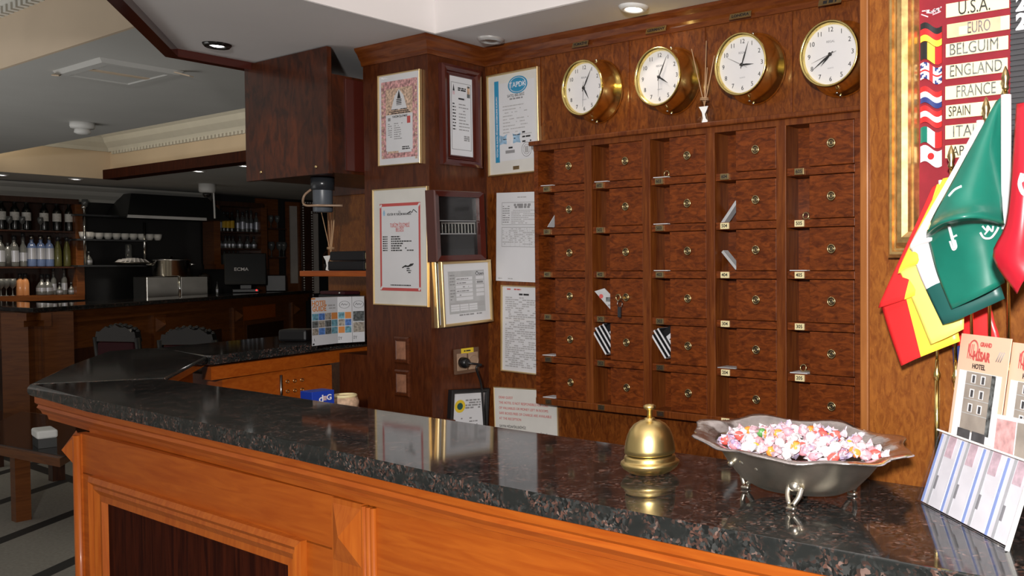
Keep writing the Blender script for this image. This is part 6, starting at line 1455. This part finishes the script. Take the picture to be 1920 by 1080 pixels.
# pale wall panels and the beaded mirror
def wallpanel(u0, u1, v0, v1, x, m, name, label, cat, th=0.02):
    a, c = at(u0, v0, 'X', x), at(u1, v1, 'X', x); o = B().box(-th, 0, 0, c.y-a.y, c.z, a.z).done(name, M[m]); o.matrix_world = Matrix.Translation((x, a.y, 0)); return tag(o, label, cat)
wallpanel(535, 566, 378, 560, -12.565, 'barwood', 'wall_panel', 'brown wood surround of the pale wall panel beyond the till', 'panel')
wallpanel(543.5, 559, 386, 531, -12.54, 'wallboard', 'wall_panel', 'pale grey wall panel beside the beaded mirror', 'panel')
a, c = at(566, 378, 'X', -12.5), at(600, 560, 'X', -12.5)
t = thing('mirror', 'mirror with a dark frame edged by bright beads, behind the wooden shelf', 'mirror', Matrix.Translation((-12.5, a.y, c.z)))
L, H = c.y-a.y, a.z-c.z
b = B(); 
for s_ in (0.0, 0.11): b.box(-0.03, 0.02, s_, s_+0.025, 0, H-s_) if False else None
b.box(-0.04, 0.0, 0.0, 0.16, 0, H); b.box(-0.04, 0.0, 0.16, L, H-0.16, H); b.done('frame', M['bardark'], t)
b = B()
for off in (0.012, 0.14):
    z = 0.02
    while z < H-off: b.ball((0.006, off, z), 0.011, None, 6); z += 0.036
    y = off
    while y < L: b.ball((0.006, y, H-off), 0.011, None, 6); y += 0.036
o = b.done('beading', M['white'], t); o['kind'] = 'stuff'
B().box(-0.04, -0.015, 0.16, L, 0.08, H-0.16).done('glass', M['wallboard'], t)
put('tall', at(597, 450, 'X', -12.3).y, at(597, 470, 'X', -12.3).z, 'green tinted bottle glimpsed left of the shelf diffuser', 'bottle', None, x=-12.3, sc=0.9) if False else None
# dome camera
p = at(388, 345, 'Z', ZF)
t = thing('security_camera', 'white dome security camera with a dangling cord on the lobby ceiling', 'camera', Matrix.Translation(p))
B().lathe([(0.085, 0), (0.085, -0.08), (0.075, -0.10), (0.05, -0.105)], 24).done('housing', M['white'], t); B().lathe([(0.048, -0.10), (0.045, -0.135), (0.025, -0.155), (1e-6, -0.16)], 18).done('dome', M['blackgloss'], t)
B().tube(smooth([(0.02, 0.06, -0.09), (0.02, 0.065, -0.2), (0.02, 0.07, -0.40)]), 0.010).done('cord', M['white'], t)
# chairs in front of the bar
def chair(loc, rz, label):
    t = thing('chair', label, 'chair', Matrix.Translation(loc) @ Matrix.Rotation(rz, 4, 'Z') @ Matrix.Scale(0.885, 4))
    B().box(-0.24, 0.24, -0.24, 0.24, 0.42, 0.50, None, 0.02).done('seat', M['maroon'], t)
    B().box(-0.26, 0.26, -0.26, 0.26, 0.36, 0.42, None, 0.01).done('seat_frame', M['blackgloss'], t)
    for sx in (-1, 1):
        B().tube([(sx*0.22, -0.22, 0.0), (sx*0.22, -0.22, 0.37)], 0.024).done('leg', M['blackgloss'], t)
        B().tube([(sx*0.22, 0.28, 0.0), (sx*0.22, 0.24, 0.42), (sx*0.23, 0.29, 1.0)], 0.026).done('leg', M['blackgloss'], t)
    b = B(Matrix.Translation((0, 0.272, 0)) @ Matrix.Rotation(PI/2, 4, 'X'))
    q = [(-0.23, 0.96)]+[(x, 1.03+0.07*math.cos(x/0.24*PI/2)+0.012*math.cos(x*55)) for x in [-0.21+0.035*k for k in range(13)]]+[(0.23, 0.96)]
    b.prism(q, -0.03, 0.03)
    for k in range(15):
        x = -0.19+0.027*k; b.ball((x, 1.03+0.065*math.cos(x/0.24*PI/2)+0.012*(k % 2), 0.025), 0.020, None, 8)
    b.done('carved_crest', M['blackgloss'], t)
    B().box(-0.20, 0.20, 0.25, 0.31, 0.55, 0.955, None, 0.02).done('back_pad', M['maroon'], t)
p = at(272, 606, 'Z', 0.98); chair((p.x, p.y, 0), R_(200), 'black carved chair with a maroon back in front of the bar, left of two')
p = at(388, 610, 'Z', 0.98); chair((p.x, p.y, 0), R_(215), 'black carved chair in front of the bar, right of two')
# low side table with napkins
l0, l1 = at(26, 978, 'Z', 0), at(95, 902, 'Z', 0)
t = thing('side_table', 'low brown side table with a dark top at the left edge of the photo', 'table', Matrix.Translation((l0.x, l0.y, 0)))
zt = 0.46
tl = [at(105, 857, 'Z', zt), at(-60, 826, 'Z', zt), at(-40, 800, 'Z', zt), at(104, 818, 'Z', zt)]
e = l1-l0
b = B(Matrix.Translation((-l0.x, -l0.y, 0))); pp = [at(112, 858, 'Z', zt), at(-80, 822, 'Z', zt)]
b.prism([(pp[0].x, pp[0].y), (pp[0].x+e.x*0.9, pp[0].y+e.y*0.9+0.15), (pp[1].x+e.x*0.9, pp[1].y+e.y*0.9+0.15), (pp[1].x, pp[1].y)][::-1], zt-0.05, zt-0.006); b.done('apron', M['barwood'], t)
b = B(Matrix.Translation((-l0.x, -l0.y, 0))); b.prism([(pp[0].x-0.02, pp[0].y+0.03), (pp[0].x-0.02+e.x*0.9, pp[0].y+e.y*0.9+0.12), (pp[1].x+e.x*0.9, pp[1].y+e.y*0.9+0.12), (pp[1].x, pp[1].y+0.03)][::-1], zt-0.006, zt); b.done('top', M['blackgloss'], t)
dx = at(-80, 822, 'Z', zt)-pp[0]
for k, q in enumerate((Vector((0, 0, 0)), e, e+dx*0.75, dx*0.75)):
    B().box(q.x-0.035, q.x+0.035, q.y+0.0, q.y+0.07, 0, zt-0.05).done('leg', M['barwood'] if k in (0, 3) else M['bardark'], t)
p = at(84, 836, 'Z', zt)
t = thing('napkin_holder', 'stack of white napkins in a small glass holder on the low side table', 'napkin holder', Matrix.Translation((p.x, p.y, zt+0.001)) @ Matrix.Rotation(R_(-10), 4, 'Z'))
B().box(-0.085, 0.085, -0.04, 0.04, 0, 0.05).done('holder', M['bclear'], t); B().box(-0.088, 0.088, -0.045, 0.045, 0.05, 0.095, None, 0.01).done('napkins', M['cloth'], t)
